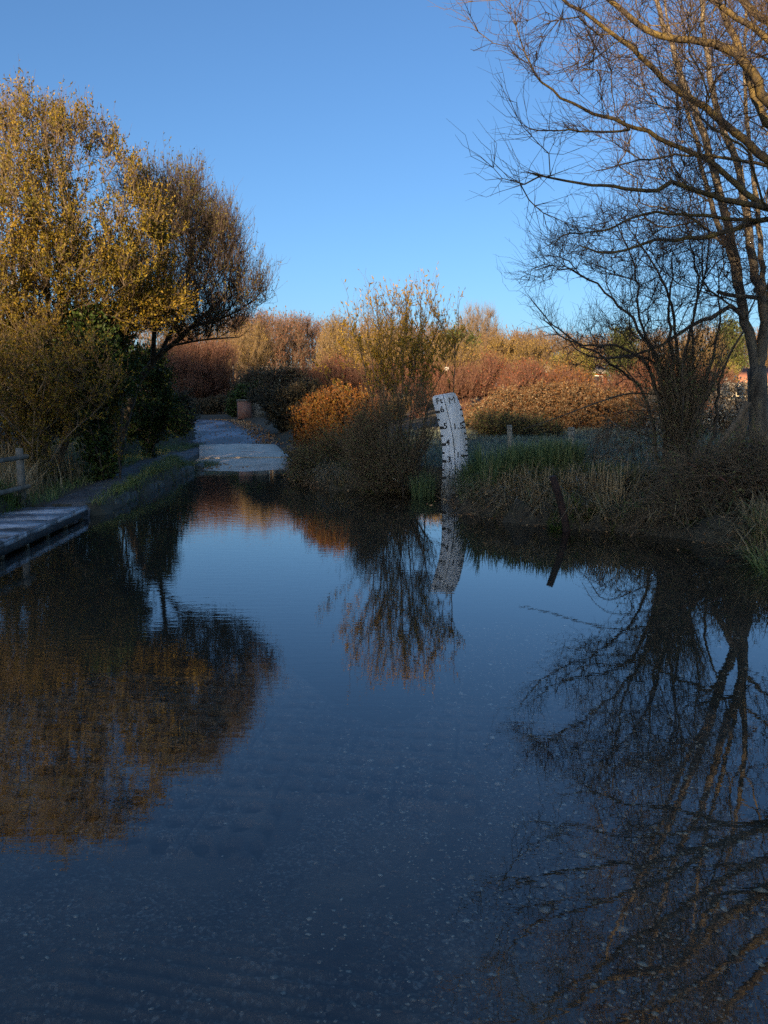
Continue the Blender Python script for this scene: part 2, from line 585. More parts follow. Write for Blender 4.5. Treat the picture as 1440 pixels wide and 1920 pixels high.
def water_mat():
    m, nt, N, L = _new('ford_water')
    tc = N.new('ShaderNodeTexCoord')
    # fine wind ripples stretched across the view, stronger along the far left where the stream runs
    mp = N.new('ShaderNodeMapping')
    mp.inputs['Scale'].default_value = (2.2, 9.0, 1)
    mp.inputs['Rotation'].default_value = (0, 0, .12)
    L.new(tc.outputs['Object'], mp.inputs[0])
    a = N.new('ShaderNodeTexNoise')
    a.inputs['Scale'].default_value = 1.6
    a.inputs['Detail'].default_value = 3
    L.new(mp.outputs[0], a.inputs['Vector'])
    mask = N.new('ShaderNodeTexNoise')
    mask.inputs['Scale'].default_value = .22
    mask.inputs['Detail'].default_value = 2
    L.new(tc.outputs['Object'], mask.inputs['Vector'])
    sx = N.new('ShaderNodeSeparateXYZ')
    L.new(tc.outputs['Object'], sx.inputs[0])
    mrx = N.new('ShaderNodeMapRange')          # calmer towards the right bank
    mrx.inputs[1].default_value, mrx.inputs[2].default_value = -2.2, .8
    mrx.inputs[3].default_value, mrx.inputs[4].default_value = 1.0, .18
    L.new(sx.outputs[0], mrx.inputs[0])
    mrm = N.new('ShaderNodeMapRange')
    mrm.inputs[1].default_value, mrm.inputs[2].default_value = .35, .65
    mrm.inputs[3].default_value, mrm.inputs[4].default_value = .45, 1.0
    L.new(mask.outputs['Fac'], mrm.inputs[0])
    mu = N.new('ShaderNodeMath')
    mu.operation = 'MULTIPLY'
    L.new(mrx.outputs[0], mu.inputs[0])
    L.new(mrm.outputs[0], mu.inputs[1])
    hm = N.new('ShaderNodeMath')
    hm.operation = 'MULTIPLY'
    L.new(a.outputs['Fac'], hm.inputs[0])
    L.new(mu.outputs[0], hm.inputs[1])
    bp = N.new('ShaderNodeBump')
    bp.inputs['Strength'].default_value = 1.0
    bp.inputs['Distance'].default_value = .0014
    L.new(hm.outputs[0], bp.inputs['Height'])
    fr = N.new('ShaderNodeFresnel')
    ge = N.new('ShaderNodeNewGeometry')
    ior = N.new('ShaderNodeMapRange')          # the same interface seen from the air side and from the bed side
    ior.inputs[3].default_value, ior.inputs[4].default_value = 1.64, 1 / 1.64
    L.new(ge.outputs['Backfacing'], ior.inputs[0])
    L.new(ior.outputs[0], fr.inputs['IOR'])
    L.new(bp.outputs[0], fr.inputs['Normal'])
    gl = N.new('ShaderNodeBsdfGlossy')
    gl.inputs['Roughness'].default_value = .0
    gl.inputs['Color'].default_value = (.97, .98, 1, 1)
    L.new(bp.outputs[0], gl.inputs['Normal'])
    tr = N.new('ShaderNodeBsdfTransparent')
    tr.inputs['Color'].default_value = (.64, .63, .59, 1)
    ms = N.new('ShaderNodeMixShader')
    L.new(fr.outputs[0], ms.inputs[0])
    L.new(tr.outputs[0], ms.inputs[1])
    L.new(gl.outputs[0], ms.inputs[2])
    o = N.new('ShaderNodeOutputMaterial')
    L.new(ms.outputs[0], o.inputs[0])
    return m


M['water'] = water_mat()

# ------------------------------------------------------------------ terrain
LEFT_Y = np.array([-40, 0, 4.0, 7.0, 8.0, 11.3, 11.6, 12.3, 14.6, 17, 20.2, 20.8])
LEFT_X = np.array([-16, -10, -7.0, -5.6, -5.45, -5.4, -4.36, -4.38, -4.52, -4.68, -4.95, -4.6])
RIGHT_Y = np.array([-40, 0, 4, 7, 8.4, 9.2, 9.8, 10.2, 10.9, 11.5, 12.2, 13.0, 13.9, 14.4, 14.7, 14.95, 15.3, 17, 19, 20.8])
RIGHT_X = np.array([14, 9.5, 6.6, 4.9, 4.25, 4.15, 3.7, 2.7, 2.05, 1.6, 1.5, 1.55, 1.62, 1.62, 1.5, .4, -1.0, -1.45, -2.05, -2.5])
ROAD_Y = np.array([-2, 5, 12, 20.4, 23, 27, 33, 39.5, 41.5, 43, 44.5])
ROAD_X = np.array([.3, -.6, -2.0, -3.7, -4.15, -5.1, -6.6, -8.5, -10.5, -15, -26])
ROAD_Z = np.array([-.12, -.12, -.2, -.01, .17, .34, .66, .96, 1.02, 1.1, 1.2])
PATH_Y = np.array([10.9, 12, 13.7, 15.5, 18.5, 21, 24, 26.5])
PATH_X = np.array([-4.68, -4.82, -4.98, -5.22, -5.6, -5.95, -6.1, -5.9])


def base_z(x, y):
    x = np.asarray(x, float)
    y = np.asarray(y, float)
    z = np.interp(y, [-200, 0, 12, 20, 30, 45, 60, 80, 120, 200, 400, 900], [.6, .5, .38, .58, .9, 1.25, 1.9, 3.0, 5.5, 8.5, 9, 9])
    z = z + .35 * sm(5.4, 9, -x) * sm(30, 10, y) + .12 * sm(4, 9, x) * sm(40, 12, y)
    z = z + .05 * np.sin(x * 1.7 + y * .9) * np.sin(y * 1.3 - x * .6)
    return z


def ground_z(x, y):
    x = np.asarray(x, float)
    y = np.asarray(y, float)
    xl = np.interp(y, LEFT_Y, LEFT_X)
    xr = np.interp(y, RIGHT_Y, RIGHT_X) + .12 * np.sin(y * 5.1) + .08 * np.sin(y * 11.3 + 1)
    d = np.minimum(np.minimum(x - xl, xr - x), (20.6 - y))
    bed = -.12 - .14 * sm(.2, 1.8, d) * sm(3, 8, y)
    land = base_z(x, y)
    rx = np.interp(y, ROAD_Y, ROAD_X)
    rz = np.interp(y, ROAD_Y, ROAD_Z)
    rd = np.abs(x - rx)
    # left side: path bench is low and flat next to the water
    px = np.interp(y, PATH_Y, PATH_X)
    bench = .18 + .12 * sm(12, 17, y) + .03 * sm(20, 26, y)
    inb = sm(1.5, .9, np.abs(x - px)) * sm(10.9, 11.4, y) * sm(30, 26, y)
    land = land * (1 - inb) + bench * inb
    tr = sm(2.6, 1.5, rd) * sm(19.5, 20.5, y)
    land = land * (1 - tr) + (rz - .02) * tr
    off = np.maximum(x - xr, 0)
    land = np.where(x > xr, np.minimum(land, .05 + .2 * off + .1 * sm(.1, .6, off)), land)
    wall = np.where((x < 0) & (y > 12) & (y < 21), .06, .3)
    k = sm(-1, 0.25, -d / wall)
    z = bed * (1 - k) + land * k
    # the road dips into the water as a ramp
    ramp = sm(1.7, 1.4, rd) * sm(13, 17, y) * sm(23, 21, y)
    z = z * (1 - ramp) + (rz - .02) * ramp
    return z


xs = np.concatenate((np.linspace(-900, -60, 16), np.linspace(-52, -14, 20), np.linspace(-12, 12, 200), np.linspace(14, 52, 20), np.linspace(60, 900, 16)))
ys = np.concatenate((np.linspace(-300, -10, 14), np.linspace(-8, 0, 12), np.linspace(.3, 24, 200), np.linspace(25, 60, 60), np.linspace(64, 200, 24), np.linspace(240, 1500, 14)))


def grid_mesh(xs, ys, zf):
    X, Y = np.meshgrid(xs, ys)
    Z = zf(X, Y)
    V = np.stack((X, Y, Z), -1).reshape(-1, 3)
    nx, ny = len(xs), len(ys)
    i = (np.arange(ny - 1)[:, None] * nx + np.arange(nx - 1)[None]).ravel()
    return MB().add(V, np.stack((i, i + 1, i + nx + 1, i + nx), -1))


tag(grid_mesh(xs, ys, ground_z).build('ground', M['ground'], smooth=True), 'dark soil and grass ground rising from the ford to the far wood', 'ground', kind='structure')

wat = MB().add([(-16, -6, 0), (14, -6, 0), (14, 21.5, 0), (-16, 21.5, 0)], [(0, 1, 2, 3)])
tag(wat.build('water', M['water']), 'still clear water of the ford mirroring sky and trees', 'water', kind='structure')


# unseen rise added behind the viewer, its crest shaped to shade the ford
def ridge():
    b = MB()
    qs = np.linspace(-62, 30, 180)
    hq = np.interp(qs, RIDGE_Q, RIDGE_H)
    hq = hq + .5 * np.sin(qs * 1.1) * .5 + .35 * np.sin(qs * 2.7 + 1) + rng.normal(0, .3, len(qs))
    sh = np.array((math.sin(R_(SUN_AZ)), math.cos(R_(SUN_AZ))))    # towards the sun
    pe = np.array((-sh[1], sh[0]))
    rows = []
    for k, (dr, f) in enumerate(((-46, 0), (-22, .45), (-8, .86), (0, 1), (8, .9), (30, .5), (60, 0))):
        r = 160 + dr
        P = sh[None] * r + pe[None] * qs[:, None]
        rows.append(np.column_stack((P, hq * f - .6 * (f == 0))))
    V = np.stack(rows)
    n = len(qs)
    i = (np.arange(len(rows) - 1)[:, None] * n + np.arange(n - 1)[None]).ravel()
    b.add(V.reshape(-1, 3), np.stack((i, i + 1, i + n + 1, i + n), -1))
    return b, V[3]


RIDGE_Q = [-62, -58, -41, -30, -18, -14.6, -13.6, -10, -8.8, -5, -3.5, -1, 8, 22, 30]
RIDGE_H = 8.5 + np.array([2, 45, 43.5, 38.9, 36.5, 33.8, 28.3, 28.7, 29.8, 29.9, 31.2, 31.4, 31.0, 31.2, 2])
_rb, _crest = ridge()
tag(_rb.build('shade_hill', M['shade_hill_grass'], smooth=True), 'unseen rise added behind the viewer to shade the ford', 'shade_hill', kind='structure')

# ------------------------------------------------------------------ branching plants
UP = np.array((0, 0, 1.0))


def smooth_line(P, step):
    P = np.asarray(P, float)
    if len(P) < 3:
        n = max(2, int(np.linalg.norm(P[-1] - P[0]) / step) + 1)
        t = np.linspace(0, 1, n)[:, None]
        return P[0] * (1 - t) + P[-1] * t
    Q = np.vstack((2 * P[0] - P[1], P, 2 * P[-1] - P[-2]))
    out = []
    for i in range(1, len(Q) - 2):
        p0, p1, p2, p3 = Q[i - 1:i + 3]
        n = max(1, int(np.linalg.norm(p2 - p1) / step))
        for k in range(n):
            t = k / n
            out.append(.5 * ((2 * p1) + (-p0 + p2) * t + (2 * p0 - 5 * p1 + 4 * p2 - p3) * t * t + (-p0 + 3 * p1 - 3 * p2 + p3) * t ** 3))
    out.append(P[-1])
    return np.array(out)


def span(roots, targets, w=.35, step=.25, jit=.03, curve=.5, lift=0.0):
    """grow a branch skeleton: roots = [(points, radius at base, radius at tip, joined?)], targets = points every branch has to reach"""
    cap = 400 + sum(len(r[0]) for r in roots) * 60 + len(targets) * 14
    P = np.zeros((cap, 3)); D = np.zeros((cap, 3)); Lp = np.zeros(cap); par = np.full(cap, -1); mr = np.zeros(cap)
    n = 0
    for pts, r0, r1, joined in roots:
        Pl = smooth_line(pts, step * .8)
        Pl[1:-1] += rng.normal(0, jit * .4, Pl[1:-1].shape)
        prev = -1
        if joined and n:
            prev = int(np.argmin(np.linalg.norm(P[:n] - Pl[0], axis=1)))
        for i, p in enumerate(Pl):
            P[n] = p
            par[n] = prev
            D[n] = nrm(p - P[prev]) if prev >= 0 else nrm(Pl[1] - Pl[0])
            Lp[n] = (Lp[prev] + np.linalg.norm(p - P[prev])) if prev >= 0 else 0
            mr[n] = r0 + (r1 - r0) * i / max(1, len(Pl) - 1)
            prev = n
            n += 1
    nroot = n
    if len(targets):
        T = np.asarray(targets)
        dd = np.min(np.linalg.norm(T[:, None, :] - P[None, :n:max(1, n // 150)], axis=2), axis=1)
        for t in T[np.argsort(dd)]:
            v = t - P[:n]
            d = np.linalg.norm(v, axis=1)
            cs = (v * D[:n]).sum(1) / np.maximum(d, 1e-6)
            k = int(np.argmin(d * (1.3 - .5 * cs) + w * Lp[:n]))
            a, dist = P[k].copy(), d[k]
            if dist < .03:
                continue
            m = max(1, min(10, int(dist / step)))
            c = a + nrm(D[k] + rng.normal(0, .25, 3)) * dist * curve + UP * lift * dist
            prev = k
            for i in range(1, m + 1):
                f = i / m
                p = a * (1 - f) ** 2 + c * 2 * f * (1 - f) + t * f * f
                if i < m:
                    p = p + rng.normal(0, jit, 3)
                P[n] = p
                par[n] = prev
                D[n] = nrm(p - P[prev])
                Lp[n] = Lp[prev] + np.linalg.norm(p - P[prev])
                prev = n
                n += 1
                if n >= cap - 12:
                    break
            if n >= cap - 12:
                break
    return P[:n], D[:n], par[:n], mr[:n], Lp[:n], nroot


def radii(par, mr, tip=.004, p=2.4, rmax=1.0):
    n = len(par)
    acc = np.zeros(n)
    R = np.zeros(n)
    for i in range(n - 1, -1, -1):
        r = max(acc[i] ** (1 / p) if acc[i] > 0 else tip, tip)
        r = min(r * 1.004, rmax)
        R[i] = max(r, mr[i])
        if par[i] >= 0:
            acc[par[i]] += r ** p
    return R


def chains(P, par, R):
    n = len(par)
    main = np.full(n, -1)
    for i in range(n):
        q = par[i]
        if q >= 0 and (main[q] < 0 or R[i] > R[main[q]]):
            main[q] = i
    lines = []
    for i in range(n):
        q = par[i]
        if q < 0 or main[q] != i:
            idx = ([q] if q >= 0 else []) + [i]
            j = main[i]
            while j >= 0:
                idx.append(j)
                j = main[j]
            if len(idx) > 1:
                rr = R[idx].copy()
                if q >= 0:
                    rr[0] = rr[1]
                lines.append((P[idx], rr))
    return lines


def twig_lines(p, d, ln, r0, curl=.3, wob=.06, n=4):
    M = len(p)
    t = np.linspace(0, 1, n)[None, :, None]
    ln = np.broadcast_to(ln, (M,))[:, None, None]
    side = nrm(rng.normal(size=(M, 3)))[:, None, :]
    out = p[:, None, :] + d[:, None, :] * ln * t + UP * curl * ln * t * t + side * ln * .18 * np.sin(t * 2.6)
    out = out + rng.normal(0, wob, out.shape) * ln * (t > 0)
    r = np.broadcast_to(r0, (M,))[:, None] * np.linspace(1, .35, n)[None]
    return out, r


def along(T, k):
    """k random points per twig with tangents"""
    M, n = T.shape[:2]
    t = rng.uniform(.12, 1.0, (M, k)) * (n - 1)
    i = np.minimum(t.astype(int), n - 2)
    f = (t - i)[..., None]
    m = np.arange(M)[:, None]
    a, b = T[m, i], T[m, i + 1]
    return (a * (1 - f) + b * f).reshape(-1, 3), nrm(b - a).reshape(-1, 3)


def in_poly(px, py, poly):
    poly = np.asarray(poly, float)
    ins = np.zeros(len(px), bool)
    j = len(poly) - 1
    for i in range(len(poly)):
        xi, yi = poly[i]
        xj, yj = poly[j]
        c = ((yi > py) != (yj > py)) & (px < (xj - xi) * (py - yi) / (yj - yi + 1e-12) + xi)
        ins ^= c
        j = i
    return ins


def edge_dist(px, py, poly):
    poly = np.asarray(poly, float)
    best = np.full(len(px), 1e9)
    for i in range(len(poly)):
        a, b = poly[i], poly[(i + 1) % len(poly)]
        ab = b - a
        t = np.clip(((px - a[0]) * ab[0] + (py - a[1]) * ab[1]) / max(ab @ ab, 1e-9), 0, 1)
        best = np.minimum(best, np.hypot(px - a[0] - t * ab[0], py - a[1] - t * ab[1]))
    return best


def fill(poly, n, Yc, thick, power=.5, clump=0.0, cs=1.1):
    """points filling a rounded body whose outline is the polygon, centred Yc away and 2*thick deep"""
    poly = np.asarray(poly, float)
    lo, hi = poly.min(0), poly.max(0)
    X = np.zeros((0, 2))
    while len(X) < n:
        c = rng.uniform(lo, hi, (n * 2, 2))
        X = np.vstack((X, c[in_poly(c[:, 0], c[:, 1], poly)]))
    X = X[:n]
    e = edge_dist(X[:, 0], X[:, 1], poly)
    dep = thick * np.clip(e / (e.max() * .8), .02, 1) ** power
    P = at_many(X[:, 0], X[:, 1], Yc + rng.uniform(-1, 1, n) * dep)
    if clump:
        o = rng.uniform(0, 9, 3)
        f = np.sin(P[:, 0] * 2.1 / cs + o[0] + np.sin(P[:, 2] * 1.7 / cs)) + np.sin(P[:, 1] * 1.9 / cs + o[1]) + np.sin(P[:, 2] * 2.3 / cs + o[2] + np.sin(P[:, 0] * 1.4 / cs))
        P = P[f > clump - 1]
    return P


def foliage_mesh(nodes, dirs, o):
    """twigs and leaves at skeleton nodes; o: dict of settings; returns MB (material 0 twigs, 1 leaves)"""
    b = MB()
    n = o['twigs']
    k = rng.integers(0, len(nodes), n)
    p = nodes[k]
    d = nrm(dirs[k] * o.get('follow', .8) + rng.normal(0, o.get('spread', .6), (n, 3)) + UP * o.get('up', .4))
    ln = o['len'] * rng.uniform(.45, 1.2, n)
    T, r = twig_lines(p, d, ln, o.get('r', .005), o.get('curl', .25), n=o.get('pts', 4))
    b.tube_arr(T, r, 0, 3)
    n2 = o.get('twigs2', 0)
    allT = [T]
    if n2:
        P2, D2 = along(T[rng.integers(0, n, n2)], 1)
        d2 = nrm(D2 * .8 + rng.normal(0, .55, P2.shape) + UP * o.get('up', .4) * .7)
        T2, r2 = twig_lines(P2, d2, o['len'] * .5 * rng.uniform(.4, 1.2, n2), o.get('r', .005) * .65, o.get('curl', .25), n=3)
        b.tube_arr(T2, r2, 0, 3)
        allT.append(T2)
    if o.get('leaves'):
        for Tt in allT:
            kk = o['leaves'] / sum(len(a) for a in allT)
            c = max(1, int(round(kk)))
            P, D = along(Tt, c)
            if kk < 1:
                s = rng.uniform(size=len(P)) < kk
                P, D = P[s], D[s]
            f = o.get('leaf_keep')
            if f is not None:
                s = rng.uniform(size=len(P)) < f(P)
                P, D = P[s], D[s]
            ld = nrm(D * .7 + rng.normal(0, .55, P.shape) + UP * o.get('leaf_up', .1))
            b.leaves(P, ld, o['ll'] * rng.uniform(.6, 1.25, len(P)), o['lw'] * rng.uniform(.6, 1.25, len(P)), 1)
    return b


def plant(name, label, cat, base, roots, targets, o, wood, twig, leaf=None, group=None, parts=('trunk', 'crown')):
    t = thing(name, base, label, cat, group)
    P, D, par, mr, Lp, nr = span(roots, targets, o.get('w', .3), o.get('step', .25), o.get('jit', .03), o.get('curve', .5), o.get('lift', 0))
    R = radii(par, mr, o.get('tip', .004), o.get('pipe', 2.4), o.get('rmax', 1))
    L = chains(P, par, R)
    w = MB()
    w.tubes([l for l in L if l[1].max() >= .03], 0, 8)
    w.tubes([l for l in L if .012 <= l[1].max() < .03], 0, 5)
    w.tubes([l for l in L if l[1].max() < .012], 0, 3)
    w.build(parts[0], wood, t, smooth=True)
    s = (R < o.get('thin', .02)) & (np.arange(len(P)) >= o.get('from', 0)) & (P[:, 2] > o.get('zmin', -9))
    if s.sum() < 5:
        s = np.ones(len(P), bool)
    foliage_mesh(P[s], D[s], o).build(parts[1], [twig] + ([leaf] if leaf else []), t)
    return t


def stems(px, py, Y, n, spread, tip_poly=None, h=1.5, r=.03, r1=.012, dy=.4, z=None):
    """n stems rising from about one base"""
    out = []
    for i in range(n):
        b = at(px + rng.normal(0, 6), py, Y + rng.normal(0, dy * .3))
        b[2] = (float(ground_z(b[0], b[1])) if z is None else z) - .06
        a = rng.uniform(0, 2 * math.pi)
        tilt = rng.uniform(.1, 1) * spread
        hh = h * rng.uniform(.7, 1.15)
        e = b + np.array((math.cos(a) * tilt * hh, math.sin(a) * tilt * hh, hh))
        m = (b + e) / 2 + np.array((-math.cos(a), -math.sin(a), 0)) * tilt * hh * .15
        out.append(((b, m, e), r * rng.uniform(.7, 1.2), r1, False))
    return out


def gbase(px, py, Y):
    p = at(px, py, Y)
    p[2] = float(ground_z(p[0], p[1]))
    return p

# ------------------------------------------------------------------ road, path, ford bed
def strip(ysamp, half_l, half_r, lift, cx=ROAD_X, cy=ROAD_Y, thick=.25):
    ysamp = np.asarray(ysamp, float)
    x = np.interp(ysamp, cy, cx)
    z = np.interp(ysamp, ROAD_Y, ROAD_Z) + lift
    P = np.stack((x, ysamp, z), -1)
    t = np.gradient(P[:, :2], axis=0)
    t /= np.linalg.norm(t, axis=1)[:, None]
    nrm2 = np.stack((t[:, 1], -t[:, 0]), -1)
    b = MB()
    rows = []
    for f, dz in ((-1, -thick), (-1, 0), (-.5, .012), (0, .02), (.5, .012), (1, 0), (1, -thick)):
        h = np.broadcast_to(half_l if f < 0 else half_r, (len(P),))
        q = P.copy()
        q[:, :2] += nrm2 * (h * f)[:, None]
        q[:, 2] += dz
        rows.append(q)
    V = np.stack(rows, 1)
    n, k = V.shape[:2]
    i = (np.arange(n - 1)[:, None] * k + np.arange(k - 1)[None]).ravel()
    b.add(V.reshape(-1, 3), np.stack((i, i + 1, i + k + 1, i + k), -1))
    e = (n - 1) * k
    b.add(V[0], Q=[(0, 1, 5, 6)], T=[(1, 2, 3), (1, 3, 5), (3, 4, 5)])
    b.add(V[-1], Q=[(6, 5, 1, 0)], T=[(3, 2, 1), (5, 3, 1), (5, 4, 3)])
    return b


bs = strip(np.linspace(19.2, 22.6, 12), 1.36, 1.36, .004)
tag(bs.build('road_ramp', M['concrete']), 'lower pale concrete slab of the ramp, wet along the water', 'road', kind='structure')
bs = strip(np.linspace(22.69, 26.9, 12), 1.3, 1.3, .03)
tag(bs.build('road_slab', M['concrete']), 'upper pale concrete slab of the ramp before the asphalt', 'road', kind='structure')
yy = np.linspace(26.92, 44.4, 90)
bs = strip(yy, 1.38 + .5 * np.exp(-((yy - 27.5) / 1.2) ** 2) + .04 * np.sin(yy * 2.3), 1.36 + .55 * np.exp(-((yy - 28.2) / 1.6) ** 2) + .05 * np.sin(yy * 1.9), .006)
tag(bs.build('road', M['asphalt']), 'frosty asphalt lane bending away past the brick pillar', 'road', kind='structure')


def path_strip():
    y = np.linspace(11.42, 27.2, 110)
    x = np.interp(y, PATH_Y, PATH_X)
    w = .36 + .03 * np.sin(y * 2.1) + .3 * sm(24, 27, y)
    b = MB()
    V = np.stack([np.stack((x + w * f, y, ground_z(x + w * f, y) + .012 + (.008 if abs(f) < 1 else -.02)), -1) for f in (-1, -.5, 0, .5, 1)], 1)
    n, k = V.shape[:2]
    i = (np.arange(n - 1)[:, None] * k + np.arange(k - 1)[None]).ravel()
    return b.add(V.reshape(-1, 3), np.stack((i, i + 1, i + k + 1, i + k), -1))


tag(path_strip().build('path', M['path'], smooth=True), 'narrow dark tarmac footpath beside the water', 'path', kind='structure')


BED = {}


def bed_z(x, y):
    a, b = x + .55, y - .1
    uu = a * BED['ca'] + b * BED['sa']
    vv = -a * BED['sa'] + b * BED['ca']
    iu = np.round((uu - BED['u0']) / .0125).astype(int)
    iv = np.round((vv - BED['v0']) / .0125).astype(int)
    H, W_ = BED['z'].shape
    ok = (iu >= 0) & (iu < W_) & (iv >= 0) & (iv < H)
    g = ground_z(x, y)
    return np.where(ok, np.maximum(g, BED['z'][np.clip(iv, 0, H - 1), np.clip(iu, 0, W_ - 1)]), g)


def ford_bed():
    """blocks with round dimples and a ribbed concrete apron lying just under the water"""
    th = -.13
    ca, sa = math.cos(th), math.sin(th)
    u = np.arange(-2.6, 2.2, .0125)
    v = np.arange(1.0, 5.4, .0125)
    Uu, Vv = np.meshgrid(u, v)
    wob = .35 * np.sin(Uu * 2.3 + 1) + .2 * np.sin(Uu * 5.7 + Vv * 2)
    z = -.113 - .25 * sm(4.3, 5.3, Vv + wob) - .25 * sm(1.7, 2.2, Uu + .15 * np.sin(Vv * 4)) - .25 * sm(-2.2, -2.6, Uu + .1 * np.sin(Vv * 5))
    pw, ph = .52, .50
    row = np.floor((Vv - 2.58) / ph)
    cu = (Uu + row * .26 + .08) / pw
    fu, fv = (cu - np.floor(cu)) * pw, ((Vv - 2.58) / ph - row) * ph
    hx = (fu - .02) / .12
    hy = (fv - .03) / .147
    dx = (hx - np.floor(hx) - .5) * .12
    dy = (hy - np.floor(hy) - .5) * .147
    rr = np.hypot(dx, dy * .95)
    ok = (hx > 0) & (hx < 4) & (hy > 0) & (hy < 3)
    slab = -.085 + np.where(ok, -.075 * sm(.047, .036, rr) + .004 * np.exp(-((rr - .05) / .008) ** 2), 0)
    gap = np.minimum(np.minimum(fu, pw - fu), np.minimum(fv, ph - fv))
    slab = slab - .03 * sm(.012, .005, gap)
    tilt = np.sin(np.floor(cu) * 12.9 + row * 7.7) * .004
    front = np.where(Uu < -.28, 2.62, np.where(Uu < .55, 3.1, 3.6)) + .04 * np.sin(Uu * 17) * np.sin(Uu * 7 + 1)
    on_ = sm(0, .012, Vv - front) * sm(4.7, 4.2, Vv + wob) * sm(-2.5, -2.3, Uu + .1 * np.sin(Vv * 5)) * sm(1.25, 1.2, Uu + .06 * np.sin(Vv * 9))
    slab = slab - .012 * np.maximum(Vv - 2.6, 0) ** 1.6
    z = z * (1 - on_) + (slab + tilt) * on_
    apron = -.085 + .011 * np.sin((Vv + .03 * np.sin(Uu * 2)) * 2 * math.pi / .062) * sm(2.3, 1.9, Vv) * sm(.7, .1, Uu) * sm(-.2, .3, np.sin(Uu * 2.3 + 1) + .6) + .006 * np.sin(Uu * 5 + 2 * np.sin(Vv * 4)) * np.sin(Vv * 6)
    ap = sm(2.6, 2.3, Vv - .05 * np.sin(Uu * 1.3) - .05 * np.sin(Uu * 6.1) - .03 * np.sin(Uu * 14 + 2)) * sm(1.0, .7, Uu + .09 * np.sin(Vv * 7))
    z = z * (1 - ap) + apron * ap
    z = z + .0025 * np.sin(Uu * 31 + 3 * np.sin(Vv * 13)) * np.sin(Vv * 29)
    X = Uu * ca - Vv * sa - .55
    Y = Uu * sa + Vv * ca + .1
    BED.update(u0=u[0], v0=v[0], z=z, ca=ca, sa=sa)
    nx, ny = len(u), len(v)
    i = (np.arange(ny - 1)[:, None] * nx + np.arange(nx - 1)[None]).ravel()
    return MB().add(np.stack((X, Y, z), -1).reshape(-1, 3), np.stack((i, i + 1, i + nx + 1, i + nx), -1))




def bed_mat():
    """worn exposed-aggregate concrete with silt patches: small chips of differing stone"""
    m, nt, N, L = _new('silted_concrete')
    tc = N.new('ShaderNodeTexCoord')
    v = N.new('ShaderNodeTexVoronoi')
    v.inputs['Scale'].default_value = 95
    L.new(tc.outputs['Object'], v.inputs['Vector'])
    sp = N.new('ShaderNodeSeparateColor')
    L.new(v.outputs['Color'], sp.inputs[0])
    r = _ramp(N, [(.0, (.03, .024, .018)), (.35, (.08, .06, .045)), (.62, (.17, .125, .09)), (.8, (.28, .24, .19)), (.93, (.5, .48, .44))])
    L.new(sp.outputs[0], r.inputs[0])
    n = N.new('ShaderNodeTexNoise')
    n.inputs['Scale'].default_value = 2.6
    n.inputs['Detail'].default_value = 8
    n.inputs['Roughness'].default_value = .7
    L.new(tc.outputs['Object'], n.inputs['Vector'])
    silt = _ramp(N, [(.3, (.045, .038, .032)), (.5, (.14, .11, .08)), (.68, (.28, .2, .13))])
    L.new(n.outputs['Fac'], silt.inputs[0])
    n2 = N.new('ShaderNodeTexNoise')
    n2.inputs['Scale'].default_value = 4.5
    n2.inputs['Detail'].default_value = 6
    L.new(tc.outputs['Object'], n2.inputs['Vector'])
    mr = N.new('ShaderNodeMapRange')
    mr.inputs[1].default_value, mr.inputs[2].default_value = .4, .6
    mr.inputs[3].default_value, mr.inputs[4].default_value = .05, .5
    L.new(n2.outputs['Fac'], mr.inputs[0])
    mx = N.new('ShaderNodeMix')
    mx.data_type = 'RGBA'
    L.new(mr.outputs[0], mx.inputs[0])
    L.new(silt.outputs[0], mx.inputs[6])
    L.new(r.outputs[0], mx.inputs[7])
    p = N.new('ShaderNodeBsdfPrincipled')
    p.inputs['Roughness'].default_value = .9
    L.new(mx.outputs[2], p.inputs['Base Color'])
    b = N.new('ShaderNodeBump')
    b.inputs['Strength'].default_value = .6
    b.inputs['Distance'].default_value = .006
    L.new(v.outputs['Distance'], b.inputs['Height'])
    L.new(b.outputs[0], p.inputs['Normal'])
    o = N.new('ShaderNodeOutputMaterial')
    L.new(p.outputs[0], o.inputs[0])
    return m


M['bed'] = bed_mat()
tag(ford_bed().build('ford_bed', M['bed'], smooth=True), 'submerged dimpled concrete blocks and ribbed apron of the ford', 'ford bed', kind='structure')


def stones(n, xr, yr, size, z, dens=None):
    p = np.column_stack((rng.uniform(*xr, n), rng.uniform(*yr, n)))
    if dens is not None:
        p = p[rng.uniform(size=n) < dens(p[:, 0], p[:, 1])]
    n = len(p)
    s = size * rng.lognormal(0, .5, n)
    base = np.array([(1, 0, 0), (.3, .95, 0), (-.8, .6, 0), (-.8, -.6, 0), (.3, -.95, 0), (0, 0, .5), (0, 0, -.5)])
    V = base[None] * rng.uniform(.65, 1.3, (n, 7, 3))
    V = V * s[:, None, None] * np.stack((rng.uniform(.7, 1.4, n), rng.uniform(.6, 1, n), rng.uniform(.35, .8, n)), -1)[:, None, :]
    a = rng.uniform(0, 6.28, n)
    ca, sa = np.cos(a)[:, None], np.sin(a)[:, None]
    V = np.stack((V[..., 0] * ca - V[..., 1] * sa, V[..., 0] * sa + V[..., 1] * ca, V[..., 2]), -1)
    zz = z(p[:, 0], p[:, 1]) if callable(z) else np.full(n, z)
    V = V + np.column_stack((p, zz + s * .15))[:, None, :]
    tri = []
    for k in range(5):
        tri += [(k, (k + 1) % 5, 5), ((k + 1) % 5, k, 6)]
    T = (np.array(tri)[None] + (np.arange(n) * 7)[:, None, None]).reshape(-1, 3)
    return MB().add(V.reshape(-1, 3), T=T)


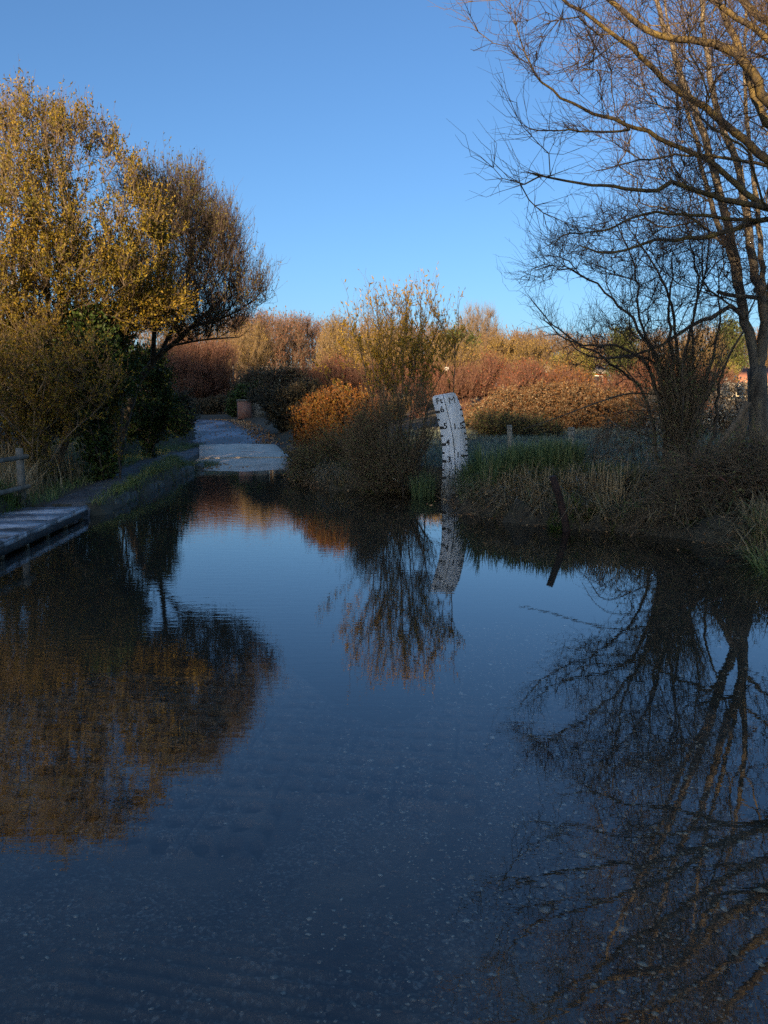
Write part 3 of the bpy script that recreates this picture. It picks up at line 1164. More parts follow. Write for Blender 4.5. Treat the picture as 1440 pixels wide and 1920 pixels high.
def dens(x, y):
    a = .008 + .95 * sm(-.75, .7, x - .12 * (y - 2.5) + .25 * np.sin(y * 2.3) + .15 * np.sin(x * 5 + y * 4))
    a = a * (.35 + .65 * (np.sin(x * 3.1 + 1.3 * np.sin(y * 2.2)) * np.sin(y * 2.7 + x) > -.35))
    a = np.maximum(a, .16 * sm(2.7, 2.2, y) * (np.sin(x * 4 + 2 * np.sin(y * 5)) > -.2) + .006)
    return .8 * a * sm(9, 3.4, y) * (1 - .55 * sm(.9, 2.2, x))


M['pebble'] = leaf_mat('pebble', [(.05, .04, .034), (.12, .09, .07), (.2, .17, .145), (.1, .065, .045), (.28, .26, .24), (.46, .44, .41), (.2, .16, .13), (.08, .065, .055)], 1.0, trans=0, rough=.8, island=.95, k=1.5)
tag(stones(190000, (-2.2, 3.6), (1.1, 6.5), .0046, bed_z, dens).build('gravel', M['pebble']), 'pale gravel and flints scattered over the bed of the ford', 'gravel', kind='stuff')
tag(stones(900, (-.4, 3.6), (1.1, 6.5), .0095, bed_z, dens).build('pebbles', M['pebble']), 'larger flints lying on the bed under the clear water', 'pebbles', kind='stuff')


# ------------------------------------------------------------------ footbridge, fence and stone edging along the path
def footbridge():
    A, B = np.array((-4.4, 11.38)), np.array((-3.68, 3.6))
    L = np.linalg.norm(B - A)
    d = (B - A) / L
    n = np.array((d[1], -d[0]))          # towards the bank
    if n[0] > 0:
        n = -n
    ang = math.atan2(d[1], d[0])
    t = thing('footbridge', (A[0], A[1], 0), 'low footbridge of frosty grey boards beside the water', 'footbridge')
    deck = MB()
    k = 0
    pos = 0.0
    while pos < L - .02:
        w = .70
        c = A + d * (pos + w / 2) + n * .49
        deck.box((c[0], c[1], .135 + rng.normal(0, .002)), (w - .006, .98, .05), ang)
        pos += w
    deck.build('deck', M['frost_deck'], t)
    bm = MB()
    c = A + d * L / 2 + n * .03
    bm.box((c[0], c[1], .07), (L, .07, .08), ang)
    bm.build('edge_beam', M['beam'], t)
    bm = MB()
    c = A + d * L / 2 + n * .93
    bm.box((c[0], c[1], .06), (L, .07, .1), ang)
    bm.build('edge_beam', M['beam'], t)
    rl = MB()
    c = A + d * L / 2 + n * .015
    rl.box((c[0], c[1], .17), (L, .03, .018), ang)
    rl.build('edge_strip', M['frost_deck'], t)
    s = .12
    while s < L:
        for off in (.07, .9):
            p = A + d * s + n * off
            MB().box((p[0], p[1], -.15), (.06, .06, .36), ang, jit=.004).build('support_post', M['wood_post'], t)
        s += .74
    return t


footbridge()


def rail_fence():
    t = thing('wooden_fence', (-5.32, 11.35, float(ground_z(-5.32, 11.35))), 'weathered post and rail fence ending in tall dry grass above the footbridge', 'fence')
    g = lambda y: float(ground_z(-5.36, y))
    for y in (11.35, 9.2, 7.0):
        z = .5
        MB().box((-5.34, y, z), (.1, .09, 1.05), .1, taper=.92, jit=.006).build('post', M['wood_rail'], t)
    for z in (.9, .46):
        P = np.array([(-5.27, 11.42, z), (-5.28, 9.2, z - .02), (-5.25, 6.9, z + .01)])
        b = MB()
        b.tubes([(smooth_line(P, .4), np.full(len(smooth_line(P, .4)), .036))], sides=7)
        b.build('rail', M['wood_rail'], t)
    return t


rail_fence()


def stone_edging():
    t = MB()
    y = 11.62
    while y < 20.3:
        ln = rng.uniform(.3, .9)
        x = float(np.interp(y + ln / 2, LEFT_Y[5:], LEFT_X[5:])) - .05
        hgt = rng.uniform(.1, .2)
        t.box((x, y + ln / 2, hgt / 2 - .12 + .04), (.17 * rng.uniform(.8, 1.3), ln * .97, hgt + .1), rng.normal(0, .05) + .05, taper=.85, jit=.03)
        y += ln
    o = t.build('stone_edging', M['stone'], loc=(-4.3, 11.2, 0))
    tag(o, 'rough dark stone edging holding the grassy path above the water', 'stone wall')


stone_edging()


# ------------------------------------------------------------------ depth gauge
def gauge():
    LP = [(809.4, 743.8), (816, 770), (824, 800), (827.8, 822.5), (829.5, 845), (829.5, 892), (827, 926), (826, 962)]
    RP = [(854, 736), (866.5, 767.5), (872.5, 797.5), (876, 826), (877.3, 852), (877.3, 900), (876, 930), (875, 962)]
    GY = 14.3
    ly, lx = [p[1] for p in LP], [p[0] for p in LP]
    ry, rx = [p[1] for p in RP], [p[0] for p in RP]

    def pt(u, v, y=GY):
        """u across 0..1, v = photo row on the face (rows tilt with the top edge)"""
        tilt = 4.0 * np.clip((800 - v) / 60, 0, 1)
        l = np.interp(v + tilt, ly, lx)
        r = np.interp(v - tilt, ry, rx)
        px = l + (r - l) * u
        pyy = v + tilt - 2 * tilt * u
        return at(px, pyy, y)
    base = at(851, 945, GY)
    base[2] = float(ground_z(base[0], GY))
    t = thing('depth_gauge', base, 'tall white flood depth board marked in feet and metres, bent at the top', 'depth gauge')
    vs = np.concatenate(([738.6, 739.4, 741, 743.5], np.linspace(747, 962, 44)))
    ins = {0: .17, 1: .09, 2: .04, 3: .012}
    F, Bk = [], []
    for i, v in enumerate(vs):
        a = ins.get(i, 0)
        for lst, y in ((F, GY), (Bk, GY + .035)):
            lst.append((pt(a, v, y), pt(1 - a, v, y)))
    b = MB()
    n = len(vs)
    V = np.array([q for r in F for q in r] + [q for r in Bk for q in r])
    Q = []
    for i in range(n - 1):
        Q.append((2 * i, 2 * i + 2, 2 * i + 3, 2 * i + 1))
        o = 2 * n
        Q.append((o + 2 * i, o + 2 * i + 1, o + 2 * i + 3, o + 2 * i + 2))
        Q.append((2 * i, o + 2 * i, o + 2 * i + 2, 2 * i + 2))
        Q.append((2 * i + 1, 2 * i + 3, o + 2 * i + 3, o + 2 * i + 1))
    Q.append((0, 1, 2 * n + 1, 2 * n))
    b.add(V, Q)
    b.build('board', M['paint_white'], t)
    for u in (.22, .78):
        P = np.array([pt(u, v, GY + .075) for v in np.linspace(800, 962, 8)])
        MB().tubes([(P, np.full(8, .035))], sides=8).build('support_post', M['wood_post'], t, smooth=True)
    # black marks, 3 mm proud of the face

    def mark(u0, u1, v0, v1):
        f = [pt(u0, v0, GY - .003), pt(u1, v0, GY - .003), pt(u1, v1, GY - .003), pt(u0, v1, GY - .003)]
        MB().add(f, [(0, 3, 2, 1)]).build('scale_mark', M['paint_black'], t)
    for v in (771, 802, 833.5, 865, 896):
        mark(.0, .16, v - 2.6, v + 2.6)
    for v in (786.3, 817.5, 849, 881):
        mark(.0, .085, v - 1.7, v + 1.7)
    for v in (769.5, 780.5, 791.5, 802, 812.6, 823.3, 834, 844.6):
        mark(.925, 1, v - 1.7, v + 1.7)
    mark(.72, 1, 852.6, 856.2)
    d = MB()
    prev = None
    for v in np.linspace(739, 905, 50):
        u = .47 + .03 * math.sin(v * .03)
        cur = (pt(u - .012, v, GY - .0028), pt(u + .012, v, GY - .0028))
        if prev:
            d.add([prev[0], prev[1], cur[1], cur[0]], [(0, 3, 2, 1)])
        prev = cur
    d.build('dividing_line', M['paint_black'], t)

    def text(s, px, py, h, tilt):
        cu = bpy.data.curves.new('lettering', 'FONT')
        cu.body = s
        cu.align_x, cu.align_y = 'CENTER', 'CENTER'
        cu.size = h / .70
        cu.offset = .0028 if s != 'M' else -.0008
        cu.space_character = 1.1
        ob = bpy.data.objects.new('lettering_curve', cu)
        COL.objects.link(ob)
        bpy.context.view_layer.update()
        me = bpy.data.meshes.new_from_object(ob.evaluated_get(bpy.context.evaluated_depsgraph_get()))
        bpy.data.objects.remove(ob)
        me.materials.clear()
        me.materials.append(M['paint_black'])
        o = bpy.data.objects.new('lettering', me)
        COL.objects.link(o)
        o.parent = t
        p = at(px, py, GY - .0035) - base
        o.location = Vector([float(a) for a in p])
        o.rotation_euler = (math.pi / 2, R_(tilt), 0)
    for s, px, py, h, ti in (('Ft', 823.5, 752, .10, -11), ('M', 847.3, 751, .122, -12), ('6', 828.8, 768, .108, -12), ('5', 835.2, 799, .11, -8), ('4', 839.4, 830, .11, -3),
                             ('3', 841.8, 862, .11, 0), ('1.5', 859.5, 799.3, .11, -8), ('1', 859, 853, .10, -2)):
        text(s, px, py, h, -ti * -1)


gauge()


# ------------------------------------------------------------------ posts
def rusty_post():
    a, b = on(1062, 996, 0), None
    Y = float(a[1])
    b = at(1036, 893, Y - .05)
    base = np.array((a[0], Y, -.2))
    t = MB()
    foot = at(1066, 1004, Y)
    P = smooth_line(np.array([foot - (0, 0, .15), at(1058, 970, Y), at(1046, 925, Y - .03), b]), .12)
    d = MB()
    d.tubes([(P, np.linspace(.052, .047, len(P)))], sides=8)
    o = d.build('leaning_post', M['rust'], loc=base)
    tag(o, 'rusty red brown post leaning out of the water edge', 'post')


rusty_post()


def fence_post(px, ytop, Y, r, label):
    b = gbase(px, 860, Y)
    top = at(px, ytop, Y)
    t = thing('fence_post', b, label, 'post', 'old round fence posts in the rushes')
    P = np.array([b - (0, 0, .2), b + (0, 0, .3), top])
    P = smooth_line(P, .2)
    MB().tubes([(P, np.linspace(r * 1.05, r, len(P)))], sides=10).build('stake', M['wood_post'], t)
    for f in (.93, .8):
        w = MB()
        c = b + (top - b) * f
        a = np.linspace(0, 2 * math.pi, 13)
        ring = np.column_stack((c[0] + np.cos(a) * r * 1.12, c[1] + np.sin(a) * r * 1.12, c[2] + .006 * np.sin(a * 2)))
        w.tubes([(ring, np.full(13, .004))], sides=4)
        w.build('wire_wrap', M['rust'], t)


fence_post(1071, 801, 15.0, .062, 'sturdy grey round fence post bound with wire above the rushes')
fence_post(955, 797, 19.5, .062, 'fainter round fence post half hidden behind the tall rushes')

# brick pillar at the roadside
def pillar():
    c = at(458, 770, 40.6)
    z = float(ground_z(c[0], c[1]))
    t = thing('brick_pillar', (c[0], c[1], z), 'short square brick pillar at the roadside before the dark hedge', 'pillar')
    MB().box((c[0], c[1], z + .42), (.66, .5, .92), .35).build('shaft', M['brick'], t)
    MB().box((c[0], c[1], z + .93), (.74, .58, .09), .35, taper=.93).build('coping', M['stone'], t)
    MB().box((c[0] + .78, c[1] + .25, z + .40), (.8, .3, .82), .15).build('parapet_wall', M['stone'], t)


pillar()
for px, py, lab in ((323, 768, 'small white topped marker post nearest the dark trees at the road bend'), (352, 771, 'small white topped marker post beside the trimmed roadside hedge')):
    p = at(px, py, 41.5)
    z = float(ground_z(p[0], p[1]))
    t = thing('marker_post', (p[0], p[1], z), lab, 'post', 'white topped marker posts at the road bend')
    MB().box((p[0], p[1], z + (p[2] - z) / 2 - .15), (.1, .1, p[2] - z), 0).build('stake', M['beam'], t)
    MB().box((p[0], p[1], p[2]), (.11, .11, .24), 0, taper=.9).build('white_top', M['white_plain'], t)

# small white board far off
p = at(838, 692, 47)
t = thing('sign_board', (p[0], p[1], float(ground_z(p[0], p[1]))), 'small blank white board among the red bushes', 'sign')
MB().box(tuple(p), (.26, .03, .24), .1).build('board', M['white_plain'], t)
zz = float(ground_z(p[0], p[1]))
MB().box((p[0], p[1] + .05, (p[2] + zz) / 2), (.05, .05, p[2] - zz), .1).build('post', M['wood_post'], t)

# wire fence far off on the left
def wire_fence():
    pts = []
    for px in (437, 500, 566, 630):
        q = at(px, 686, 58 + (px - 437) * .01)
        pts.append(q)
    t = thing('wire_fence', (pts[0][0], pts[0][1], float(ground_z(pts[0][0], pts[0][1]))), 'distant wire fence on pale posts below the bare wood', 'fence')
    for q in pts:
        z = float(ground_z(q[0], q[1]))
        MB().box((q[0], q[1], (q[2] + z) / 2), (.09, .09, q[2] - z), 0, taper=.9).build('post', M['wood_rail'], t)
    w = MB()
    for dz in (.08, .5):
        P = smooth_line(np.array([q - (0, .07, dz) for q in pts]), 1.0)
        w.tubes([(P, np.full(len(P), .007))], sides=4)
    w.build('wire', M['wood_rail'], t)


wire_fence()


# ------------------------------------------------------------------ houses far off on the right
def house(px, py_eave, Y, wid, dep, hh, rz, label, wallm, roofm, nwin=3):
    c = at(px, py_eave, Y)
    z0 = float(ground_z(c[0], c[1])) - .3
    eave = c[2]
    t = thing('house', (c[0], c[1], z0), label, 'house')
    ca, sa = math.cos(rz), math.sin(rz)

    def w(x, y, z):
        return (c[0] + x * ca - y * sa, c[1] + x * sa + y * ca, z)
    b = MB()
    X, Y2 = wid / 2, dep / 2
    ridge = eave + hh
    V = [w(-X, -Y2, z0), w(X, -Y2, z0), w(X, Y2, z0), w(-X, Y2, z0), w(-X, -Y2, eave), w(X, -Y2, eave), w(X, Y2, eave), w(-X, Y2, eave), w(-X, 0, ridge - .06), w(X, 0, ridge - .06)]
    b.add(V, [(0, 1, 5, 4), (1, 2, 6, 5), (2, 3, 7, 6), (3, 0, 4, 7)], [(4, 8, 7), (5, 6, 9)])
    b.build('wall', wallm, t)
    o = .35
    r = MB()
    for s in (-1, 1):
        A = [w(-X - o, s * (Y2 + o), eave - o * hh / Y2), w(X + o, s * (Y2 + o), eave - o * hh / Y2), w(X + o, 0, ridge), w(-X - o, 0, ridge)]
        Bq = [(a[0], a[1], a[2] + .12) for a in A]
        r.add(A + Bq, [(0, 1, 2, 3), (4, 5, 6, 7), (0, 1, 5, 4), (1, 2, 6, 5), (2, 3, 7, 6), (3, 0, 4, 7)])
    rf = r.build('roof', roofm, t)
    ch = MB()
    q = w(X * .55, .2, ridge + .35)
    ch.box(q, (.7, .5, 1.1), rz)
    ch.build('chimney', M['brick'], t)
    for i in range(nwin):
        x = -X + wid * (i + .5) / nwin
        f = MB()
        q = w(x, -Y2 - .03, eave - .85)
        f.box(q, (1.3, .1, 1.05), rz)
        fo = f.build('window_frame', M['white_plain'], t)
        g = MB()
        q = w(x, -Y2 - .07, eave - .85)
        g.box(q, (1.1, .04, .85), rz)
        g.build('pane', M['glass'], t)


def glass():
    m, nt, N, L = _new('dark_glass')
    p = N.new('ShaderNodeBsdfPrincipled')
    p.inputs['Base Color'].default_value = (.02, .025, .03, 1)
    p.inputs['Roughness'].default_value = .08
    o = N.new('ShaderNodeOutputMaterial')
    L.new(p.outputs[0], o.inputs[0])
    return m


M['glass'] = glass()
M['tile_grey'] = rough_mat('roof_grey', [(.22, .2, .19), (.34, .32, .3)], 3, bump=.2)
M['tile_red'] = rough_mat('roof_red', [(.2, .08, .05), (.3, .13, .08)], 3, bump=.2)
M['render_wall'] = rough_mat('render_wall', [(.5, .42, .33), (.62, .55, .45)], 2, bump=.1)
M['brick_far'] = rough_mat('brick_far', [(.34, .1, .04), (.48, .17, .07)], 3, bump=.1)
house(1060, 700, 92, 7.5, 6, 1.0, .25, 'low red brick house with pale grey roof behind the bramble mound', M['brick_far'], M['tile_grey'])
house(1385, 716, 78, 6.5, 5, 1.2, -.2, 'cream house with red roof seen past the forked tree trunk', M['render_wall'], M['tile_red'])
house(1250, 690, 110, 8, 6, 1.4, .1, 'far brick house half hidden behind the hawthorn branches', M['brick_far'], M['tile_red'])

# ------------------------------------------------------------------ trees and shrubs on the left
def clus(P):
    """leaves hang in bunches with gaps between"""
    f = np.sin(P[:, 0] * 9 + 2 * np.sin(P[:, 2] * 4)) + np.sin(P[:, 1] * 8 + 1.7 * np.sin(P[:, 0] * 5)) + np.sin(P[:, 2] * 10 + 2 * np.sin(P[:, 1] * 4.3))
    return .3 + .7 * sm(-.5, .5, f)


def golden_willow():
    poly = [(-330, 320), (-200, 250), (-60, 215), (10, 200), (65, 205), (125, 215), (165, 245), (215, 288), (262, 330), (300, 395), (318, 480), (300, 585), (230, 625), (140, 640), (40, 670), (-200, 720), (-330, 560)]
    T = fill(poly, 1500, 15.0, 2.3, clump=.2)
    roots = []
    for px, (ex, ey), dy, r in ((40, (20, 380), .2, .09), (70, (130, 380), -.4, .08), (0, (-120, 400), .5, .09), (100, (210, 430), .6, .07), (20, (-40, 330), -.9, .06), (85, (90, 300), 1.0, .07)):
        b = gbase(px, 830, 14.8)
        e = at(ex, ey, 15 + dy)
        roots.append(((b - (0, 0, .1), b * .55 + e * .45 + np.array((0, 0, -.2)), e), r, .025, False))
    o = dict(twigs=9500, twigs2=10000, len=.46, r=.0048, up=.75, spread=.5, curl=.3, leaves=230000, ll=.06, lw=.028, step=.3, w=.22, thin=.016, zmin=1.4,
             leaf_keep=lambda P: np.clip(.42 + .8 * sm(6.6, 3.4, P[:, 2]), 0, 1) * clus(P))
    plant('willow_tree', 'tall golden olive willow thicket rising highest beside the footbridge', 'tree', gbase(50, 830, 14.8), roots, T, o, M['bark_grey'], M['twig_pink'], M['golden_leaf'])


golden_willow()


def leaning_willow():
    poly = [(180, 420), (240, 360), (300, 352), (345, 346), (366, 358), (386, 398), (426, 418), (446, 452), (462, 508), (492, 540), (500, 562), (470, 590), (440, 625), (350, 648), (300, 640), (220, 560)]
    T = fill(poly, 1300, 17.5, 2.0, clump=.55)
    b = gbase(212, 815, 18.6)
    roots = [((b - (0, 0, .15), at(250, 735, 18.2), at(286, 680, 17.9), at(330, 640, 17.6), at(370, 600, 17.5), at(420, 560, 17.4)), .13, .03, False),
             ((at(320, 648, 17.6), at(400, 635, 17.3), at(448, 632, 17.2)), .03, .012, True),
             ((at(286, 680, 17.9), at(290, 600, 17.2), at(300, 450, 17.3)), .06, .02, True),
             ((at(300, 665, 17.7), at(345, 560, 18.2), at(360, 430, 18.4)), .05, .02, True),
             ((at(350, 618, 17.5), at(430, 590, 17.8), at(480, 560, 17.9)), .04, .01, True)]
    o = dict(twigs=5600, twigs2=6500, len=.56, r=.0048, up=.7, spread=.5, curl=.35, leaves=42000, ll=.06, lw=.024, step=.3, w=.2, thin=.016, zmin=2.6, leaf_keep=lambda P: clus(P) * (1 - .6 * sm(-4.6, -3.2, P[:, 0])))
    plant('leaning_willow', 'dark willow leaning over the path with twiggy crown against the sky', 'tree', b, roots, T, o, M['bark_dark'], M['twig_dark'], M['olive_leaf'])


leaning_willow()


def bush(name, label, poly, Y, thick, base_px, o, wood, twig, leaf, n=350, cat='shrub', h=1.2, nst=7, group=None, spread=.6, r=.025):
    b = gbase(base_px[0], base_px[1], Y)
    T = fill(poly, int(n * 1.3), Y, thick, clump=.3, cs=max(.6, min(3, thick)))
    gz = ground_z(T[:, 0], T[:, 1])
    T = T[T[:, 2] > gz + .03]
    st = stems(base_px[0], base_px[1], Y, nst, spread, h=h, r=r)
    return plant(name, label, cat, b, st, T, o, wood, twig, leaf, group, parts=('branches', 'foliage'))


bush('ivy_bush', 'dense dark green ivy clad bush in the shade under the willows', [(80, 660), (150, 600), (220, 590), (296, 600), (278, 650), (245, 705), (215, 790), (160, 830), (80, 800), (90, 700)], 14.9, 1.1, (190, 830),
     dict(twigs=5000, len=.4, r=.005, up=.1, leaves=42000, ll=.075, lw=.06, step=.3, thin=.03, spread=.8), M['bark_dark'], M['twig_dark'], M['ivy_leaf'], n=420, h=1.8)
bush('golden_shrub', 'yellow leaved shrub catching low sun above the rail fence', [(-260, 600), (-100, 540), (40, 570), (110, 620), (190, 670), (225, 725), (150, 770), (60, 830), (-260, 830)], 13.6, 1.0, (60, 850),
     dict(twigs=5000, twigs2=3000, len=.42, r=.004, up=.3, leaves=30000, ll=.055, lw=.03, step=.3, thin=.03), M['bark_grey'], M['twig_tan'], M['golden_leaf'], n=420, h=1.4, nst=9, spread=.9)
bush('yellow_bough', 'bright yellow leafy shrub at the centre of the willows in sunlight', [(190, 560), (230, 545), (290, 560), (345, 560), (340, 590), (290, 610), (230, 640), (190, 600)], 14.9, .5, (215, 800),
     dict(twigs=900, len=.4, r=.004, up=.1, leaves=5200, ll=.06, lw=.034, step=.25, thin=.02), M['bark_dark'], M['twig_tan'], M['golden_leaf'], n=120, h=2.6, nst=3, spread=.2)
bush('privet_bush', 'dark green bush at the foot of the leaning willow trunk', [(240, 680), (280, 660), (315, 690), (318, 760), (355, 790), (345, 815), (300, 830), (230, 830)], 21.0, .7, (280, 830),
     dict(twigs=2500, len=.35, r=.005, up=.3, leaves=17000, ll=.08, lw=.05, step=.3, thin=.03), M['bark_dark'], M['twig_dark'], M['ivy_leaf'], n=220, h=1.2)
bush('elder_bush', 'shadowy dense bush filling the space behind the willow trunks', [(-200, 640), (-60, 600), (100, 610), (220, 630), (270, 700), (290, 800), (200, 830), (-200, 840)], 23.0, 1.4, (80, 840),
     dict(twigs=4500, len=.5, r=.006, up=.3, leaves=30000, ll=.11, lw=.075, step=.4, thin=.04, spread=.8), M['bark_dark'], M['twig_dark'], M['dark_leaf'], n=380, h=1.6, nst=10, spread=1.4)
bush('verge_bush', 'low dark bramble bush crowding the left edge of the lane', [(300, 750), (340, 745), (362, 775), (352, 808), (300, 820), (270, 800)], 29.0, .8, (322, 812),
     dict(twigs=1500, len=.4, r=.006, up=.2, leaves=8000, ll=.09, lw=.06, step=.3, thin=.03), M['bark_dark'], M['twig_dark'], M['dark_leaf'], n=140, h=.8)

# ------------------------------------------------------------------ the bank beyond the ford, centre
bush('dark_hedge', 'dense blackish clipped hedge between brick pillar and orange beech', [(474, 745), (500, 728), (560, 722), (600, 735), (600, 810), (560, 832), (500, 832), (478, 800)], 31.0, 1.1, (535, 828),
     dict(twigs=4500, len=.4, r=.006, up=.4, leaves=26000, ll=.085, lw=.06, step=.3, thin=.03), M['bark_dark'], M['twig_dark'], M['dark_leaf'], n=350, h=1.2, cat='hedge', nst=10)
bush('trimmed_hedge', 'brown clipped roadside hedge curving up where the lane bends', [(310, 760), (330, 756), (385, 756), (400, 752), (450, 742), (474, 742), (474, 785), (400, 788), (310, 785)], 46, .7, (395, 785),
     dict(twigs=5500, len=.35, r=.009, up=.7, leaves=15000, ll=.1, lw=.06, step=.3, thin=.05, curl=0), M['bark_dark'], M['twig_tan'], M['dark_leaf'], n=420, h=.6, cat='hedge', nst=14, spread=1.6)
bush('ivy_shrub', 'rounded dark green shrub growing over the brick pillar', [(432, 745), (450, 730), (480, 727), (500, 740), (480, 752), (448, 756), (446, 790), (432, 785)], 42, .6, (442, 785),
     dict(twigs=1200, len=.35, r=.008, up=.3, leaves=6500, ll=.11, lw=.08, step=.3, thin=.05), M['bark_dark'], M['twig_dark'], M['ivy_leaf'], n=120, h=.7)
bush('beech_shrub', 'orange leaved beech shrub glowing in the sun beside the ramp', [(552, 810), (562, 775), (580, 758), (605, 742), (640, 738), (665, 746), (690, 752), (704, 790), (695, 850), (640, 885), (580, 875)], 20.5, .9, (630, 885),
     dict(twigs=3600, twigs2=2500, len=.32, r=.004, up=.4, leaves=27000, ll=.06, lw=.04, step=.25, thin=.03), M['bark_dark'], M['twig_tan'], M['beech_leaf'], n=300, h=.9)
bush('waterside_bush', 'tangled dark bush trailing into the water beside the ramp', [(542, 862), (575, 850), (640, 868), (690, 860), (700, 900), (690, 935), (620, 925), (570, 900), (540, 880)], 17.6, .7, (640, 915),
     dict(twigs=2600, twigs2=2500, len=.45, r=.0038, up=.15, leaves=7500, ll=.06, lw=.035, step=.25, thin=.03, spread=.9), M['bark_dark'], M['twig_tan'], M['thicket_leaf'], n=260, h=.6, spread=.9)
bush('bank_thicket', 'brown twiggy thicket crowding the white depth board on the bank', [(668, 800), (700, 782), (760, 768), (805, 760), (822, 800), (824, 930), (760, 945), (700, 935), (660, 880)], 14.9, .7, (755, 930),
     dict(twigs=3200, twigs2=3800, len=.5, r=.0034, up=.8, leaves=6000, ll=.05, lw=.022, step=.25, thin=.03, spread=.6), M['bark_dark'], M['twig_tan'], M['thicket_leaf'], n=380, h=1.1, nst=12, spread=.6)


def willow_sapling():
    t = None
    roots = []
    tips = [(650, 575), (668, 590), (690, 552), (705, 565), (722, 578), (745, 560), (768, 550), (785, 541), (800, 556), (818, 548), (838, 590), (862, 562), (640, 640), (600, 700), (735, 600), (760, 590), (865, 640), (690, 640), (830, 620)]
    for i, (ex, ey) in enumerate(tips):
        Y = 15.4 + rng.normal(0, .3)
        b = gbase(745 + rng.normal(0, 26), 935, Y)
        e = at(ex, ey, Y + rng.normal(0, .4))
        m = b * .5 + e * .5 + np.array((0, 0, .12)) + np.array(((e - b)[0] * -.14, 0, 0))
        roots.append(((b - (0, 0, .1), m, e), 
                      .011 * rng.uniform(.7, 1.3), .004, False))
    T = fill([(640, 640), (660, 590), (700, 570), (760, 560), (820, 570), (850, 640), (840, 700), (760, 740), (680, 720)], 230, 15.3, .8)
    o = dict(twigs=950, twigs2=700, len=.36, r=.0035, up=.9, follow=.9, spread=.35, curl=.25, leaves=7000, ll=.088, lw=.024, step=.22, thin=.012, zmin=1.75, leaf_up=.35, w=.3,
             leaf_keep=lambda P: .35 + .65 * sm(3.6, 2.6, P[:, 2]))
    plant('willow_sapling', 'slender willow shoots with yellow leaves standing beside the depth board', 'tree', gbase(745, 935, 15.4), roots, T, o, M['twig_tan'], M['twig_tan'], M['willow_leaf'], parts=('stems', 'crown'))


willow_sapling()
bush('bramble_mound', 'sunlit orange bramble mound with pale frosted top beyond the rushes', [(872, 782), (895, 757), (915, 752), (950, 734), (985, 737), (1010, 724), (1050, 728), (1085, 722), (1130, 738), (1165, 736), (1200, 752), (1235, 765), (1230, 802), (1100, 812), (1000, 806), (900, 796)], 29, 1.8, (1040, 800),
     dict(twigs=8000, len=.5, r=.006, up=.3, leaves=40000, ll=.078, lw=.05, step=.35, thin=.05, spread=.8, curl=-.3), M['bark_dark'], M['twig_tan'], M['bramble_leaf'], n=620, h=1.1, nst=16, spread=2.2)
bush('frosted_bramble', 'grey frosted bramble bank behind the hawthorn stems', [(1180, 760), (1260, 735), (1400, 725), (1560, 730), (1560, 800), (1380, 810), (1200, 812)], 24, 1.2, (1370, 800),
     dict(twigs=5000, len=.45, r=.005, up=.3, leaves=18000, ll=.08, lw=.05, step=.35, thin=.05, spread=.8, curl=-.2), M['bark_dark'], M['twig_tan'], M['frost_leaf'], n=420, h=.9, nst=14, spread=2)
bush('meadow_scrub', 'low dark scrub edging the meadow behind the depth board', [(860, 800), (900, 785), (960, 790), (1040, 800), (1060, 818), (990, 830), (900, 832)], 24.5, .9, (950, 830),
     dict(twigs=3500, len=.35, r=.004, up=.4, leaves=9000, ll=.06, lw=.03, step=.3, thin=.04, spread=.8), M['bark_dark'], M['twig_dark'], M['thicket_leaf'], n=240, h=.4, nst=10, spread=2)

# ------------------------------------------------------------------ red bushes across the middle distance
reds = [(570, 712, 745, 60, 'low red bush at the start of the row above the black hedge', 'dogwood_leaf'),
        (632, 686, 745, 80, 'tall bright red bush above the orange beech shrub', 'dogwood_leaf'),
        (700, 704, 745, 80, 'brownish red bush seen through the willow shoots', 'scrub_leaf'),
        (782, 684, 745, 90, 'vivid red bush directly above the top of the depth board', 'dogwood_leaf'),
        (868, 700, 748, 80, 'rust brown bush beside the small white board', 'scrub_leaf'),
        (925, 680, 742, 90, 'large red orange bush over the top end of the bramble mound', 'dogwood_leaf'),
        (985, 700, 735, 60, 'small crimson bush between bramble mound and brick house', 'dogwood_leaf'),
        (1060, 712, 742, 70, 'low orange bush in front of the low brick house', 'beech_leaf'),
        (1195, 686, 750, 140, 'wide rust red bush behind the hawthorn stems', 'dogwood_leaf'),
        (1330, 706, 745, 100, 'tawny bush below the cream house', 'scrub_leaf')]
for px, yt, yb, wpx, lab, lf in reds:
    w = wpx * .62
    hh = yb - yt
    xs_ = np.linspace(-1, 1, 13)
    poly = [(px + w * a, yb - hh * (1 - .75 * abs(a) ** 2.2) * f) for a, f in zip(xs_, rng.uniform(.62, 1.0, 13))]
    poly = [(px - w, yb)] + poly + [(px + w, yb)]
    bush('red_bush', lab, poly, 44 + rng.normal(0, 1.2), 1.6, (px, yb), dict(twigs=2300, twigs2=1500, len=.8, r=.009, up=1.0, spread=.55, leaves=2600, ll=.15, lw=.06, step=.5, thin=.08), M['twig_red'], M['twig_red'], M[lf], n=150, h=1.2, nst=8, group='red winter bushes across the meadow', spread=.8)
bush('red_scrub', 'wide russet bare scrub behind the trimmed hedge at the bend', [(285, 760), (290, 690), (330, 660), (380, 655), (430, 670), (470, 700), (480, 745), (400, 760)], 52, 2.0, (380, 760),
     dict(twigs=7500, len=1.0, r=.011, up=1.0, spread=.5, leaves=11000, ll=.2, lw=.06, step=.5, thin=.08), M['twig_red'], M['twig_red'], M['scrub_leaf'], n=420, h=1.4, nst=16, spread=1.8)
